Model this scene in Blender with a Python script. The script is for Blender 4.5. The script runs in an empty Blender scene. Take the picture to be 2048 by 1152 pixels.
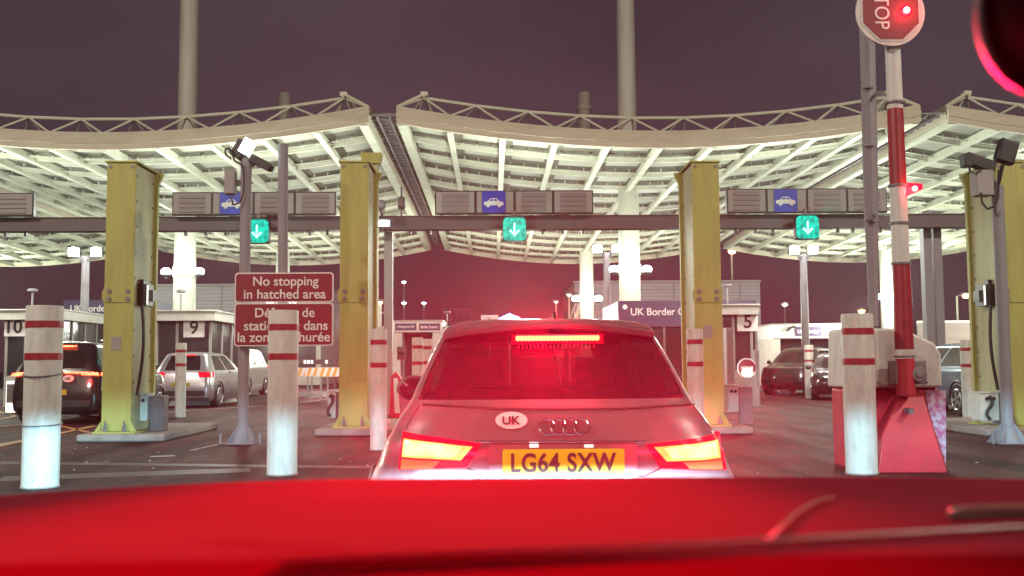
import bpy, bmesh, math, random
from mathutils import Vector, Matrix
random.seed(7)
PI = math.pi
sc = bpy.context.scene
col = sc.collection

# ------------------------------------------------------------------ camera
F = 2000.0
CAMZ = 1.2
PITCH = math.atan(152/2000); YAW = math.radians(1.09); ROLL = math.radians(-0.4)
R = Matrix.Rotation(-YAW, 3, 'Z') @ Matrix.Rotation(PI/2+PITCH, 3, 'X') @ Matrix.Rotation(ROLL, 3, 'Z')
CAM = Vector((0, 0, CAMZ))
def ray(px, py): return R @ Vector(((px-1024)/F, (576-py)/F, -1))
def at(px, py, Y):
    d = ray(px, py); return CAM + d*(Y/d.y)
def gnd(px, py, z=0.0):
    d = ray(px, py); return CAM + d*((z-CAMZ)/d.z)
cd = bpy.data.cameras.new('camera'); cam = bpy.data.objects.new('camera', cd); col.objects.link(cam)
cam.matrix_world = Matrix.Translation(CAM) @ R.to_4x4()
cd.sensor_width = 36; cd.lens = F/2048*36; cd.clip_start = 0.02; cd.clip_end = 2500
cd.dof.use_dof = True; cd.dof.focus_distance = 11.0; cd.dof.aperture_fstop = 7.5
sc.camera = cam
sc.view_settings.view_transform = 'Standard'; sc.view_settings.look = 'None'; sc.view_settings.exposure = 0
sc.render.engine = 'CYCLES'
sc.cycles.use_denoising = True
sc.cycles.max_bounces = 6; sc.cycles.diffuse_bounces = 3; sc.cycles.glossy_bounces = 3
sc.cycles.transmission_bounces = 4; sc.cycles.volume_bounces = 0; sc.cycles.transparent_max_bounces = 8
sc.cycles.sample_clamp_indirect = 4
sc.cycles.caustics_reflective = False; sc.cycles.caustics_refractive = False

# ------------------------------------------------------------------ materials
def nodes(name):
    m = bpy.data.materials.new(name); m.use_nodes = True
    nt = m.node_tree; nt.nodes.clear()
    out = nt.nodes.new('ShaderNodeOutputMaterial')
    return m, nt, out
def pbr(name, c, rough=.5, metal=0, var=.25, scale=3.0, dirt=None, dirt_amt=.35, bump=.0, bscale=40, stretch=(1,1,1), coat=0, spec=.5, dlo=.45, dhi=.75):
    m, nt, out = nodes(name)
    b = nt.nodes.new('ShaderNodeBsdfPrincipled'); nt.links.new(b.outputs[0], out.inputs[0])
    tc = nt.nodes.new('ShaderNodeTexCoord'); mp = nt.nodes.new('ShaderNodeMapping'); mp.inputs['Scale'].default_value = stretch
    nt.links.new(tc.outputs['Object'], mp.inputs[0])
    n = nt.nodes.new('ShaderNodeTexNoise'); n.inputs['Scale'].default_value = scale; n.inputs['Detail'].default_value = 6
    n.inputs['Roughness'].default_value = .65
    nt.links.new(mp.outputs[0], n.inputs['Vector'])
    r = nt.nodes.new('ShaderNodeValToRGB')
    r.color_ramp.elements[0].position = dlo; r.color_ramp.elements[1].position = dhi
    d = dirt or tuple(x*(1-var) for x in c)
    a = tuple(c[i]*(1-dirt_amt)+d[i]*dirt_amt for i in range(3)) if dirt else d
    r.color_ramp.elements[0].color = (*c, 1); r.color_ramp.elements[1].color = (*a, 1)
    nt.links.new(n.outputs[0], r.inputs[0]); nt.links.new(r.outputs[0], b.inputs['Base Color'])
    mr = nt.nodes.new('ShaderNodeMapRange'); mr.inputs[3].default_value = max(.02, rough-.08); mr.inputs[4].default_value = min(1, rough+.12)
    nt.links.new(n.outputs[0], mr.inputs[0]); nt.links.new(mr.outputs[0], b.inputs['Roughness'])
    b.inputs['Metallic'].default_value = metal
    b.inputs['Specular IOR Level'].default_value = spec
    if coat: b.inputs['Coat Weight'].default_value = coat; b.inputs['Coat Roughness'].default_value = .06
    if bump:
        n2 = nt.nodes.new('ShaderNodeTexNoise'); n2.inputs['Scale'].default_value = bscale; n2.inputs['Detail'].default_value = 4
        nt.links.new(mp.outputs[0], n2.inputs['Vector'])
        bp = nt.nodes.new('ShaderNodeBump'); bp.inputs['Strength'].default_value = bump; bp.inputs['Distance'].default_value = .02
        nt.links.new(n2.outputs[0], bp.inputs['Height']); nt.links.new(bp.outputs[0], b.inputs['Normal'])
    return m
def emis(name, c, s):
    m, nt, out = nodes(name)
    e = nt.nodes.new('ShaderNodeEmission'); e.inputs[0].default_value = (*c, 1); e.inputs[1].default_value = s
    n = nt.nodes.new('ShaderNodeTexNoise'); n.inputs['Scale'].default_value = 30
    mr = nt.nodes.new('ShaderNodeMapRange'); mr.inputs[3].default_value = s*.8; mr.inputs[4].default_value = s*1.2
    nt.links.new(n.outputs[0], mr.inputs[0]); nt.links.new(mr.outputs[0], e.inputs[1])
    nt.links.new(e.outputs[0], out.inputs[0])
    return m
def lensmat(name, c, e, s, stripes=0, rough=.15):
    m, nt, out = nodes(name)
    b = nt.nodes.new('ShaderNodeBsdfPrincipled'); nt.links.new(b.outputs[0], out.inputs[0])
    b.inputs['Base Color'].default_value = (*c, 1); b.inputs['Roughness'].default_value = rough; b.inputs['Specular IOR Level'].default_value = .5 if rough < .5 else 0
    b.inputs['Emission Color'].default_value = (*e, 1); b.inputs['Emission Strength'].default_value = s
    n = nt.nodes.new('ShaderNodeTexNoise'); n.inputs['Scale'].default_value = 9; n.inputs['Detail'].default_value = 3
    tc = nt.nodes.new('ShaderNodeTexCoord'); nt.links.new(tc.outputs['Object'], n.inputs['Vector'])
    mr = nt.nodes.new('ShaderNodeMapRange'); mr.inputs[1].default_value = .3; mr.inputs[2].default_value = .7
    mr.inputs[3].default_value = s*.45; mr.inputs[4].default_value = s*1.5
    nt.links.new(n.outputs[0], mr.inputs[0]); nt.links.new(mr.outputs[0], b.inputs['Emission Strength'])
    return m
def glass(name, c, rough=.05, alpha=.8):
    m, nt, out = nodes(name)
    b = nt.nodes.new('ShaderNodeBsdfPrincipled'); b.inputs['Base Color'].default_value = (*c, 1)
    b.inputs['Roughness'].default_value = rough; b.inputs['Specular IOR Level'].default_value = .8
    n = nt.nodes.new('ShaderNodeTexNoise'); n.inputs['Scale'].default_value = 60; n.inputs['Detail'].default_value = 2
    tc = nt.nodes.new('ShaderNodeTexCoord'); nt.links.new(tc.outputs['Object'], n.inputs['Vector'])
    mr = nt.nodes.new('ShaderNodeMapRange'); mr.inputs[1].default_value = .4; mr.inputs[2].default_value = .8
    mr.inputs[3].default_value = rough; mr.inputs[4].default_value = rough+.25
    nt.links.new(n.outputs[0], mr.inputs[0]); nt.links.new(mr.outputs[0], b.inputs['Roughness'])
    t = nt.nodes.new('ShaderNodeBsdfTransparent'); t.inputs[0].default_value = (.55, .5, .52, 1)
    mx = nt.nodes.new('ShaderNodeMixShader'); mx.inputs[0].default_value = alpha
    nt.links.new(t.outputs[0], mx.inputs[1]); nt.links.new(b.outputs[0], mx.inputs[2]); nt.links.new(mx.outputs[0], out.inputs[0])
    return m
M = {}
M['yellow'] = pbr('yellow_paint', (.38, .36, .095), .55, scale=1.6, dirt=(.26, .20, .07), dirt_amt=.6, stretch=(3, 3, .5), bump=.15, bscale=60)
M['yellow_side'] = pbr('pale_yellow_paint', (.44, .42, .24), .6, scale=1.3, dirt=(.28, .24, .14), dirt_amt=.7, stretch=(2, 2, .4), bump=.15)  # paler yellow, for pillar sides and the rear post
M['white'] = pbr('white_paint', (.62, .60, .56), .5, scale=3, dirt=(.35, .32, .28), dirt_amt=.6, stretch=(2, 2, .6), bump=.08)
M['white_low'] = pbr('scuffed_white_paint', (.56, .54, .50), .55, scale=9, dirt=(.22, .20, .17), dirt_amt=.5, stretch=(2, 2, .5), bump=.1)
M['redband'] = pbr('red_reflective_band', (.32, .02, .03), .4, scale=8, var=.35)
M['redpaint'] = pbr('red_plastic', (.55, .03, .05), .42, scale=2.5, dirt=(.25, .03, .04), dirt_amt=.6, bump=.1)
M['cream'] = pbr('cream_cladding', (.52, .47, .36), .6, scale=.6, dirt=(.3, .27, .2), dirt_amt=.6, stretch=(1, 1, 4))
M['steel_cream'] = pbr('cream_steel', (.58, .59, .47), .5, scale=1.5, dirt=(.36, .36, .27), dirt_amt=.6)
M['mast'] = pbr('mast_paint', (.52, .52, .44), .5, scale=.8, dirt=(.24, .24, .18), dirt_amt=.6, stretch=(2, 2, .3))
M['ceil'] = pbr('canopy_sheet', (.21, .21, .165), .8, scale=.7, dirt=(.11, .11, .085), dirt_amt=.8)
M['ceil_light'] = pbr('canopy_pale_panel', (.50, .52, .42), .7, scale=.45, dirt=(.2, .2, .16), dirt_amt=.7)
M['gut'] = pbr('gutter_steel', (.13, .10, .09), .7, scale=2, dirt=(.3, .26, .2), dirt_amt=.5)
M['gal'] = pbr('galvanised_steel', (.24, .22, .24), .6, .0, scale=6, dirt=(.22, .2, .2), dirt_amt=.7, bump=.15, bscale=30)
M['grey'] = pbr('grey_steel', (.20, .18, .19), .5, .2, scale=3, dirt=(.12, .1, .1), dirt_amt=.7)
M['gantry'] = pbr('gantry_steel', (.11, .085, .09), .5, .1, scale=2, dirt=(.1, .08, .08), dirt_amt=.6)
M['panel'] = pbr('louvre_panel', (.20, .17, .17), .5, scale=2, dirt=(.2, .17, .16), dirt_amt=.6)
M['panel_l'] = pbr('pale_panel', (.28, .25, .24), .5, scale=2, dirt=(.3, .26, .25), dirt_amt=.6)
M['black'] = pbr('black_plastic', (.02, .02, .022), .4, scale=8, dirt=(.06, .05, .05), dirt_amt=.6)
M['rubber'] = pbr('tyre_rubber', (.02, .02, .02), .8, scale=8, dirt=(.05, .045, .04), dirt_amt=.6)
M['alloy'] = pbr('alloy', (.5, .5, .52), .3, .8, scale=8)
M['concrete'] = pbr('concrete', (.30, .27, .25), .9, scale=4, dirt=(.15, .13, .12), dirt_amt=.8, bump=.5, bscale=25)
M['signred'] = pbr('sign_red', (.20, .010, .022), .45, scale=4, dirt=(.2, .02, .03), dirt_amt=.5)
M['signwhite'] = pbr('sign_white', (.75, .68, .66), .5, scale=4)
M['blue'] = pbr('sign_blue', (.02, .05, .42), .4, scale=4)
M['purple'] = pbr('purple_board', (.045, .03, .08), .45, scale=3)
M['darkwall'] = pbr('dark_cladding', (.06, .045, .055), .5, scale=2, dirt=(.09, .07, .07), dirt_amt=.7)
M['corr'] = pbr('corrugated_grey', (.36, .33, .36), .5, scale=1, dirt=(.25, .22, .24), dirt_amt=.7, stretch=(.3, 1, 3))
M['boothwall'] = pbr('booth_wall', (.45, .42, .38), .55, scale=2, dirt=(.28, .25, .22), dirt_amt=.6)
M['glassdark'] = glass('tinted_glass', (.02, .018, .02), .06, .86)
M['glasshero'] = glass('rear_glass', (.03, .012, .016), .06, .62)
M['glassbooth'] = glass('booth_glass', (.05, .045, .05), .08, .7)
M['silver'] = pbr('silver_paint', (.42, .40, .43), .28, .7, scale=1.5, dirt=(.3, .28, .28), dirt_amt=.5, coat=.6)
M['carhero'] = pbr('grey_metallic_paint', (.20, .15, .165), .34, .4, scale=7, dirt=(.13, .09, .10), dirt_amt=.6, coat=.4)  # reddish tint in the grey stands in for tail-lamp glow
M['carblack'] = pbr('black_paint', (.02, .018, .02), .25, .2, scale=1.5, coat=.9)
M['carwhite'] = pbr('white_car_paint', (.55, .54, .50), .3, 0, scale=1.5, coat=.6)
M['carblue'] = pbr('blue_grey_paint', (.10, .14, .20), .3, .4, scale=1.5, coat=.7)
M['chrome'] = pbr('chrome', (.65, .62, .64), .15, 1, scale=6)
M['plate'] = pbr('number_plate_yellow', (.50, .86, .005), .4, scale=10, dirt=(.38, .6, .01), dirt_amt=.4)
M['plate_far'] = pbr('weathered_plate_yellow', (.5, .36, .03), .5, scale=10)
M['ink'] = pbr('black_ink', (.015, .012, .015), .5)
M['tail'] = lensmat('tail_lamp_lit', (.5, .02, .02), (1, .14, .03), 6)
M['tailhot'] = lensmat('tail_lamp_core', (.5, .02, .02), (1, .27, .08), 6.5)
M['tailred'] = lensmat('tail_lamp_red', (.45, .01, .02), (1, .0, .02), 1.1)
M['tailfar'] = lensmat('far_tail_lamp', (.5, .02, .02), (1, .12, .05), 7)
M['amber'] = lensmat('indicator_lens', (.6, .25, .1), (1, .3, .1), .25)
M['third'] = emis('brake_strip_lit', (1, .22, .08), 4.5)
M['thirddim'] = emis('brake_strip_reflection', (1, .03, .05), 1.2)
M['flood'] = emis('floodlight_lit', (.95, 1, .95), 14)
M['floodcool'] = emis('cool_floodlight_lit', (.75, .92, 1), 12)
M['sodium'] = emis('sodium_lamp_lit', (1, .62, .25), 9)
M['greenbody'] = lensmat('green_signal_lens', (.0, .01, .01), (.0, .58, .42), 1.15, rough=.9)
M['greenarrow'] = emis('green_arrow_lit', (.35, 1, .9), 2.2)
M['redled'] = emis('red_led_core', (1, .55, .5), 6)
M['redglow'] = lensmat('red_led_lens', (.5, .0, .02), (1, .0, .03), 1.2)
M['whitelit'] = emis('lit_white_display', (1, .98, .9), 1.6)
M['orange'] = pbr('orange_chevron', (.75, .3, .04), .5)
M['kerbred'] = pbr('kerb_red', (.45, .12, .09), .8, scale=5, var=.4)
M['white_line'] = pbr('road_line_white', (.5, .48, .46), .7, scale=4, dirt=(.1, .09, .09), dirt_amt=.8, dlo=.4, dhi=.62)
M['yellow_line'] = pbr('road_line_yellow', (.55, .3, .1), .7, scale=4, dirt=(.1, .08, .06), dirt_amt=.8, dlo=.45, dhi=.65)
M['dash'] = pbr('dashboard_vinyl', (.45, .006, .022), .5, 0, scale=3, var=.2, bump=.12, bscale=350, spec=.1)
def vinyl(name, c, gl):
    m, nt, out = nodes(name)
    d = nt.nodes.new('ShaderNodeBsdfDiffuse'); g = nt.nodes.new('ShaderNodeBsdfGlossy'); mx = nt.nodes.new('ShaderNodeMixShader')
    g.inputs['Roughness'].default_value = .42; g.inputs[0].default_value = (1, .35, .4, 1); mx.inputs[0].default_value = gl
    n = nt.nodes.new('ShaderNodeTexNoise'); n.inputs['Scale'].default_value = 420; n.inputs['Detail'].default_value = 3
    n1 = nt.nodes.new('ShaderNodeTexNoise'); n1.inputs['Scale'].default_value = 5
    tc = nt.nodes.new('ShaderNodeTexCoord'); nt.links.new(tc.outputs['Object'], n.inputs['Vector']); nt.links.new(tc.outputs['Object'], n1.inputs['Vector'])
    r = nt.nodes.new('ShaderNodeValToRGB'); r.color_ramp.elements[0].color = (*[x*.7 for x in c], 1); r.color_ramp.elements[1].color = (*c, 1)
    nt.links.new(n1.outputs[0], r.inputs[0]); nt.links.new(r.outputs[0], d.inputs[0])
    bp = nt.nodes.new('ShaderNodeBump'); bp.inputs['Strength'].default_value = .12; bp.inputs['Distance'].default_value = .001
    nt.links.new(n.outputs[0], bp.inputs['Height']); nt.links.new(bp.outputs[0], d.inputs['Normal']); nt.links.new(bp.outputs[0], g.inputs['Normal'])
    nt.links.new(d.outputs[0], mx.inputs[1]); nt.links.new(g.outputs[0], mx.inputs[2]); nt.links.new(mx.outputs[0], out.inputs[0])
    return m
M['dash'] = vinyl('dashboard_vinyl', (.18, .020, .032), .0)  # brake-lamp red is put into the vinyl colour
M['dash_dark'] = pbr('dashboard_lower_vinyl', (.07, .01, .016), .42, 0, scale=3, var=.2, spec=.6)
M['seam'] = pbr('stitched_seam', (.3, .13, .10), .7)
M['seat'] = pbr('seat_fabric', (.10, .05, .06), .8)

def asphalt():
    m, nt, out = nodes('asphalt')
    b = nt.nodes.new('ShaderNodeBsdfPrincipled'); nt.links.new(b.outputs[0], out.inputs[0])
    tc = nt.nodes.new('ShaderNodeTexCoord')
    n = nt.nodes.new('ShaderNodeTexNoise'); n.inputs['Scale'].default_value = .35; n.inputs['Detail'].default_value = 8; n.inputs['Roughness'].default_value = .7
    n2 = nt.nodes.new('ShaderNodeTexNoise'); n2.inputs['Scale'].default_value = 45; n2.inputs['Detail'].default_value = 5
    mp = nt.nodes.new('ShaderNodeMapping'); mp.inputs['Scale'].default_value = (2.5, .6, 1)
    nt.links.new(tc.outputs['Object'], mp.inputs[0]); nt.links.new(mp.outputs[0], n.inputs['Vector']); nt.links.new(tc.outputs['Object'], n2.inputs['Vector'])
    mul = nt.nodes.new('ShaderNodeMath'); mul.operation = 'MULTIPLY_ADD'; mul.inputs[1].default_value = .45
    nt.links.new(n2.outputs[0], mul.inputs[0]); nt.links.new(n.outputs[0], mul.inputs[2])
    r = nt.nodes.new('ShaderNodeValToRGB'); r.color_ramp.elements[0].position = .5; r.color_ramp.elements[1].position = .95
    r.color_ramp.elements[0].color = (.028, .009, .010, 1); r.color_ramp.elements[1].color = (.075, .032, .032, 1)  # red cast of the brake lamps put into the road colour
    nt.links.new(mul.outputs[0], r.inputs[0])
    n3 = nt.nodes.new('ShaderNodeTexNoise'); n3.inputs['Scale'].default_value = 1.1; n3.inputs['Detail'].default_value = 5; n3.inputs['Distortion'].default_value = 1.2
    mp3 = nt.nodes.new('ShaderNodeMapping'); mp3.inputs['Scale'].default_value = (1.6, .22, 1)
    nt.links.new(tc.outputs['Object'], mp3.inputs[0]); nt.links.new(mp3.outputs[0], n3.inputs['Vector'])
    r3 = nt.nodes.new('ShaderNodeValToRGB'); r3.color_ramp.elements[0].position = .42; r3.color_ramp.elements[1].position = .58
    r3.color_ramp.elements[0].color = (.35, .33, .35, 1); r3.color_ramp.elements[1].color = (1.15, 1.1, 1.1, 1)
    nt.links.new(n3.outputs[0], r3.inputs[0])
    mm3 = nt.nodes.new('ShaderNodeMix'); mm3.data_type = 'RGBA'; mm3.blend_type = 'MULTIPLY'; mm3.inputs[0].default_value = 1
    nt.links.new(r.outputs[0], mm3.inputs[6]); nt.links.new(r3.outputs[0], mm3.inputs[7]); nt.links.new(mm3.outputs[2], b.inputs['Base Color'])
    mr = nt.nodes.new('ShaderNodeMapRange'); mr.inputs[1].default_value = .35; mr.inputs[2].default_value = .7; mr.inputs[3].default_value = .62; mr.inputs[4].default_value = .95; b.inputs['Specular IOR Level'].default_value = .2
    nt.links.new(n.outputs[0], mr.inputs[0]); nt.links.new(mr.outputs[0], b.inputs['Roughness'])
    bp = nt.nodes.new('ShaderNodeBump'); bp.inputs['Strength'].default_value = .5; bp.inputs['Distance'].default_value = .02
    nt.links.new(n2.outputs[0], bp.inputs['Height']); nt.links.new(bp.outputs[0], b.inputs['Normal'])
    return m
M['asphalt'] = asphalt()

# ------------------------------------------------------------------ mesh builder
class MB:
    def __init__(s): s.v = []; s.f = []
    def add(s, vs, fs):
        k = len(s.v); s.v += [tuple(p) for p in vs]; s.f += [tuple(k+i for i in f) for f in fs]; return s
    def box(s, c, d, rot=None, taper=1.0):
        hx, hy, hz = d[0]/2, d[1]/2, d[2]/2
        vs = [Vector((x*hx*(taper if z > 0 else 1), y*hy*(taper if z > 0 else 1), z*hz)) for z in (-1, 1) for y in (-1, 1) for x in (-1, 1)]
        if rot is not None: vs = [rot @ v for v in vs]
        vs = [v+Vector(c) for v in vs]
        return s.add(vs, [(0, 2, 3, 1), (4, 5, 7, 6), (0, 1, 5, 4), (2, 6, 7, 3), (0, 4, 6, 2), (1, 3, 7, 5)])
    def b2(s, a, b):
        return s.box([(a[i]+b[i])/2 for i in range(3)], [abs(b[i]-a[i]) for i in range(3)])
    def tube(s, a, b, r, r2=None, n=12, cap=True):
        a = Vector(a); b = Vector(b); r2 = r if r2 is None else r2
        d = (b-a).normalized(); u = d.orthogonal().normalized(); w = d.cross(u)
        vs = []
        for p, q in ((a, r), (b, r2)):
            for i in range(n):
                t = 2*PI*i/n; vs.append(p+u*math.cos(t)*q+w*math.sin(t)*q)
        fs = [(i, (i+1) % n, n+(i+1) % n, n+i) for i in range(n)]
        if cap: fs += [tuple(range(n))[::-1], tuple(range(n, 2*n))]
        return s.add(vs, fs)
    def path(s, pts, r, n=8):
        for i in range(len(pts)-1): s.tube(pts[i], pts[i+1], r, n=n)
        return s
    def bar(s, a, b, w, h, up=(0, 0, 1)):
        a = Vector(a); b = Vector(b); d = (b-a).normalized(); up = Vector(up)
        x = d.cross(up).normalized(); z = x.cross(d)
        vs = [p+x*i*w/2+z*j*h/2 for p in (a, b) for i, j in ((-1, -1), (1, -1), (1, 1), (-1, 1))]
        return s.add(vs, [(0, 1, 2, 3), (7, 6, 5, 4), (0, 4, 5, 1), (1, 5, 6, 2), (2, 6, 7, 3), (3, 7, 4, 0)])
    def lathe(s, c, prof, n=24):
        c = Vector(c); vs = []
        for r, z in prof:
            for i in range(n):
                t = 2*PI*i/n; vs.append(c+Vector((r*math.cos(t), r*math.sin(t), z)))
        fs = [(k*n+i, k*n+(i+1) % n, (k+1)*n+(i+1) % n, (k+1)*n+i) for k in range(len(prof)-1) for i in range(n)]
        fs += [tuple(range(n))[::-1], tuple(range((len(prof)-1)*n, len(prof)*n))]
        return s.add(vs, fs)
    def prism(s, pts, d):      # pts: planar polygon (Vectors), extruded by vector d
        n = len(pts); d = Vector(d); vs = [Vector(p) for p in pts]+[Vector(p)+d for p in pts]
        return s.add(vs, [tuple(range(n))[::-1], tuple(range(n, 2*n))]+[(i, (i+1) % n, n+(i+1) % n, n+i) for i in range(n)])
    def sphere(s, c, r, n=12, sq=(1, 1, 1)):
        c = Vector(c); vs = [c+Vector((0, 0, -r*sq[2]))]
        m = n//2
        for k in range(1, m):
            a = -PI/2+PI*k/m
            for i in range(n):
                t = 2*PI*i/n; vs.append(c+Vector((r*math.cos(a)*math.cos(t)*sq[0], r*math.cos(a)*math.sin(t)*sq[1], r*math.sin(a)*sq[2])))
        vs.append(c+Vector((0, 0, r*sq[2]))); L = len(vs)-1
        fs = [(0, 1+(i+1) % n, 1+i) for i in range(n)]
        for k in range(m-2):
            fs += [(1+k*n+i, 1+k*n+(i+1) % n, 1+(k+1)*n+(i+1) % n, 1+(k+1)*n+i) for i in range(n)]
        fs += [(1+(m-2)*n+i, 1+(m-2)*n+(i+1) % n, L) for i in range(n)]
        return s.add(vs, fs)
    def build(s, name, mat, parent=None, bevel=0, smooth=35, origin=None, recalc=True):
        me = bpy.data.meshes.new(name); me.from_pydata(s.v, [], s.f)
        if origin is not None:
            for v in me.vertices: v.co -= Vector(origin)
        if recalc:
            bm = bmesh.new(); bm.from_mesh(me); bmesh.ops.recalc_face_normals(bm, faces=bm.faces); bm.to_mesh(me); bm.free()
        me.materials.append(mat if not isinstance(mat, str) else M[mat])
        me.shade_smooth(); me.set_sharp_from_angle(angle=math.radians(smooth))
        o = bpy.data.objects.new(name, me); col.objects.link(o)
        if parent: o.parent = parent
        if origin is not None: o.location = origin
        if bevel:
            b = o.modifiers.new('bevel', 'BEVEL'); b.width = bevel; b.segments = 2; b.limit_method = 'ANGLE'; b.angle_limit = math.radians(40)
        return o
def tag(o, label=None, cat=None, group=None, kind=None):
    if label: o['label'] = label
    if cat: o['category'] = cat
    if group: o['group'] = group
    if kind: o['kind'] = kind
    return o
def empty(name, loc, label=None, cat=None, group=None, rz=0):
    o = bpy.data.objects.new(name, None); col.objects.link(o); o.location = loc; o.rotation_euler = (0, 0, rz)
    o.empty_display_size = .3
    return tag(o, label, cat, group)
def kids(o): return [c for c in bpy.data.objects if c.parent == o]
def copy_tree(o, parent=None, loc=None, rz=None, label=None):
    c = o.copy(); col.objects.link(c)
    if parent: c.parent = parent
    if loc is not None: c.location = loc
    if rz is not None: c.rotation_euler = (0, 0, rz)
    if label: c['label'] = label
    for k in kids(o): copy_tree(k, c)
    return c
def text_mesh(name, s, mat, parent, c, w=None, h=None, ext=.002, facing=None, spacing=1.0, bold=0.0, rot=0.0):
    """text standing upright in the XZ plane facing -Y, centred at c; scaled to width w and height h"""
    cu = bpy.data.curves.new(name, 'FONT'); cu.body = s; cu.align_x = 'CENTER'; cu.space_character = spacing; cu.space_line = 1.0
    cu.extrude = 0.01; cu.offset = bold
    t = bpy.data.objects.new(name, cu); col.objects.link(t)
    dg = bpy.context.evaluated_depsgraph_get(); me = bpy.data.meshes.new_from_object(t.evaluated_get(dg))
    bpy.data.objects.remove(t); bpy.data.curves.remove(cu)
    xs = [v.co.x for v in me.vertices]; ys = [v.co.y for v in me.vertices]
    cx, cy = (min(xs)+max(xs))/2, (min(ys)+max(ys))/2; W, H = max(xs)-min(xs), max(ys)-min(ys)
    sx = w/W if w else h/H; sy = h/H if h else sx
    for v in me.vertices:
        x, y, z = (v.co.x-cx)*sx, (v.co.y-cy)*sy, v.co.z
        x, y = x*math.cos(rot)-y*math.sin(rot), x*math.sin(rot)+y*math.cos(rot)
        v.co = Vector((x, -z/.01*ext, y))
    me.name = name; me.materials.clear(); me.materials.append(M[mat])
    o = bpy.data.objects.new(name, me); col.objects.link(o); o.parent = parent; o.location = c
    return o
def lamp(name, kind, loc, power, color, size=.1, parent=None, spot=None, direc=None, blend=.5, rect=None):
    l = bpy.data.lights.new(name, kind); l.energy = power; l.color = color
    if kind in ('POINT', 'SPOT'): l.shadow_soft_size = size
    if kind == 'SPOT': l.spot_size = spot; l.spot_blend = blend
    if kind == 'AREA':
        l.shape = 'RECTANGLE'; l.size, l.size_y = rect
    o = bpy.data.objects.new(name, l); col.objects.link(o); o.location = loc
    if direc is not None: o.rotation_euler = Vector(direc).to_track_quat('-Z', 'Y').to_euler()
    if parent: o.parent = parent
    return o

# ------------------------------------------------------------------ world, sky, haze
w = bpy.data.worlds.new('World'); sc.world = w; w.use_nodes = True
nt = w.node_tree; nt.nodes.clear()
wo = nt.nodes.new('ShaderNodeOutputWorld'); bg = nt.nodes.new('ShaderNodeBackground'); sky = nt.nodes.new('ShaderNodeTexSky')
sky.sky_type = 'NISHITA'; sky.sun_disc = False; sky.sun_elevation = math.radians(-6); sky.sun_rotation = math.radians(200)
bg.inputs[1].default_value = .05
nt.links.new(sky.outputs[0], bg.inputs[0]); nt.links.new(bg.outputs[0], wo.inputs[0])
HAZE = 0.00032
vs_ = nt.nodes.new('ShaderNodeVolumeScatter'); vs_.inputs['Color'].default_value = (1, .93, .97, 1)
vs_.inputs['Density'].default_value = HAZE; vs_.inputs['Anisotropy'].default_value = .8
nt.links.new(vs_.outputs[0], wo.inputs['Volume'])
m, nt2, out = nodes('night_sky')
e = nt2.nodes.new('ShaderNodeEmission'); tcn = nt2.nodes.new('ShaderNodeTexCoord')
nz = nt2.nodes.new('ShaderNodeTexNoise'); nz.inputs['Scale'].default_value = .006; nz.inputs['Detail'].default_value = 4
mpn = nt2.nodes.new('ShaderNodeMapping'); mpn.inputs['Scale'].default_value = (1, 1, 2.5)
rr = nt2.nodes.new('ShaderNodeValToRGB')
rr.color_ramp.elements[0].position = .35; rr.color_ramp.elements[1].position = .7
rr.color_ramp.elements[0].color = (.070, .040, .058, 1); rr.color_ramp.elements[1].color = (.150, .098, .120, 1)
nt2.links.new(tcn.outputs['Object'], mpn.inputs[0]); nt2.links.new(mpn.outputs[0], nz.inputs['Vector']); nt2.links.new(nz.outputs[0], rr.inputs[0])
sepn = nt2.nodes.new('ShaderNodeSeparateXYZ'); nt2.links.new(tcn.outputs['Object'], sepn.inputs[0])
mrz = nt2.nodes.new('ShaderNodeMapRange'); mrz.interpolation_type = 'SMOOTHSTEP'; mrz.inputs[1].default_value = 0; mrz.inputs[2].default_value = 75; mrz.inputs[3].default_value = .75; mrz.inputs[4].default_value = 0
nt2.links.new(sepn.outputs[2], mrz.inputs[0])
mxs = nt2.nodes.new('ShaderNodeMix'); mxs.data_type = 'RGBA'; nt2.links.new(mrz.outputs[0], mxs.inputs[0]); nt2.links.new(rr.outputs[0], mxs.inputs[6]); mxs.inputs[7].default_value = (.12, .03, .05, 1)  # crimson towards the horizon paints in the red brake-lamp haze
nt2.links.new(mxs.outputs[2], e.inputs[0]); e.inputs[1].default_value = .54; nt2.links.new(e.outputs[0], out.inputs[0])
SKYE = e
dome = MB(); prof = []
nseg = 48
vs = []; fs = []
RD = 260
for k in range(13):
    a = (PI/2)*k/12 - .03
    for i in range(nseg):
        t = 2*PI*i/nseg; vs.append((RD*math.cos(a)*math.cos(t), RD*math.cos(a)*math.sin(t), RD*math.sin(a)))
for k in range(12):
    for i in range(nseg): fs.append((k*nseg+i, k*nseg+(i+1) % nseg, (k+1)*nseg+(i+1) % nseg, (k+1)*nseg+i))
fs.append(tuple(range(12*nseg, 13*nseg)))
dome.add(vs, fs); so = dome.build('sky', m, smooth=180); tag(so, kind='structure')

# general yard lighting comes from added fill points without posts instead

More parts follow.
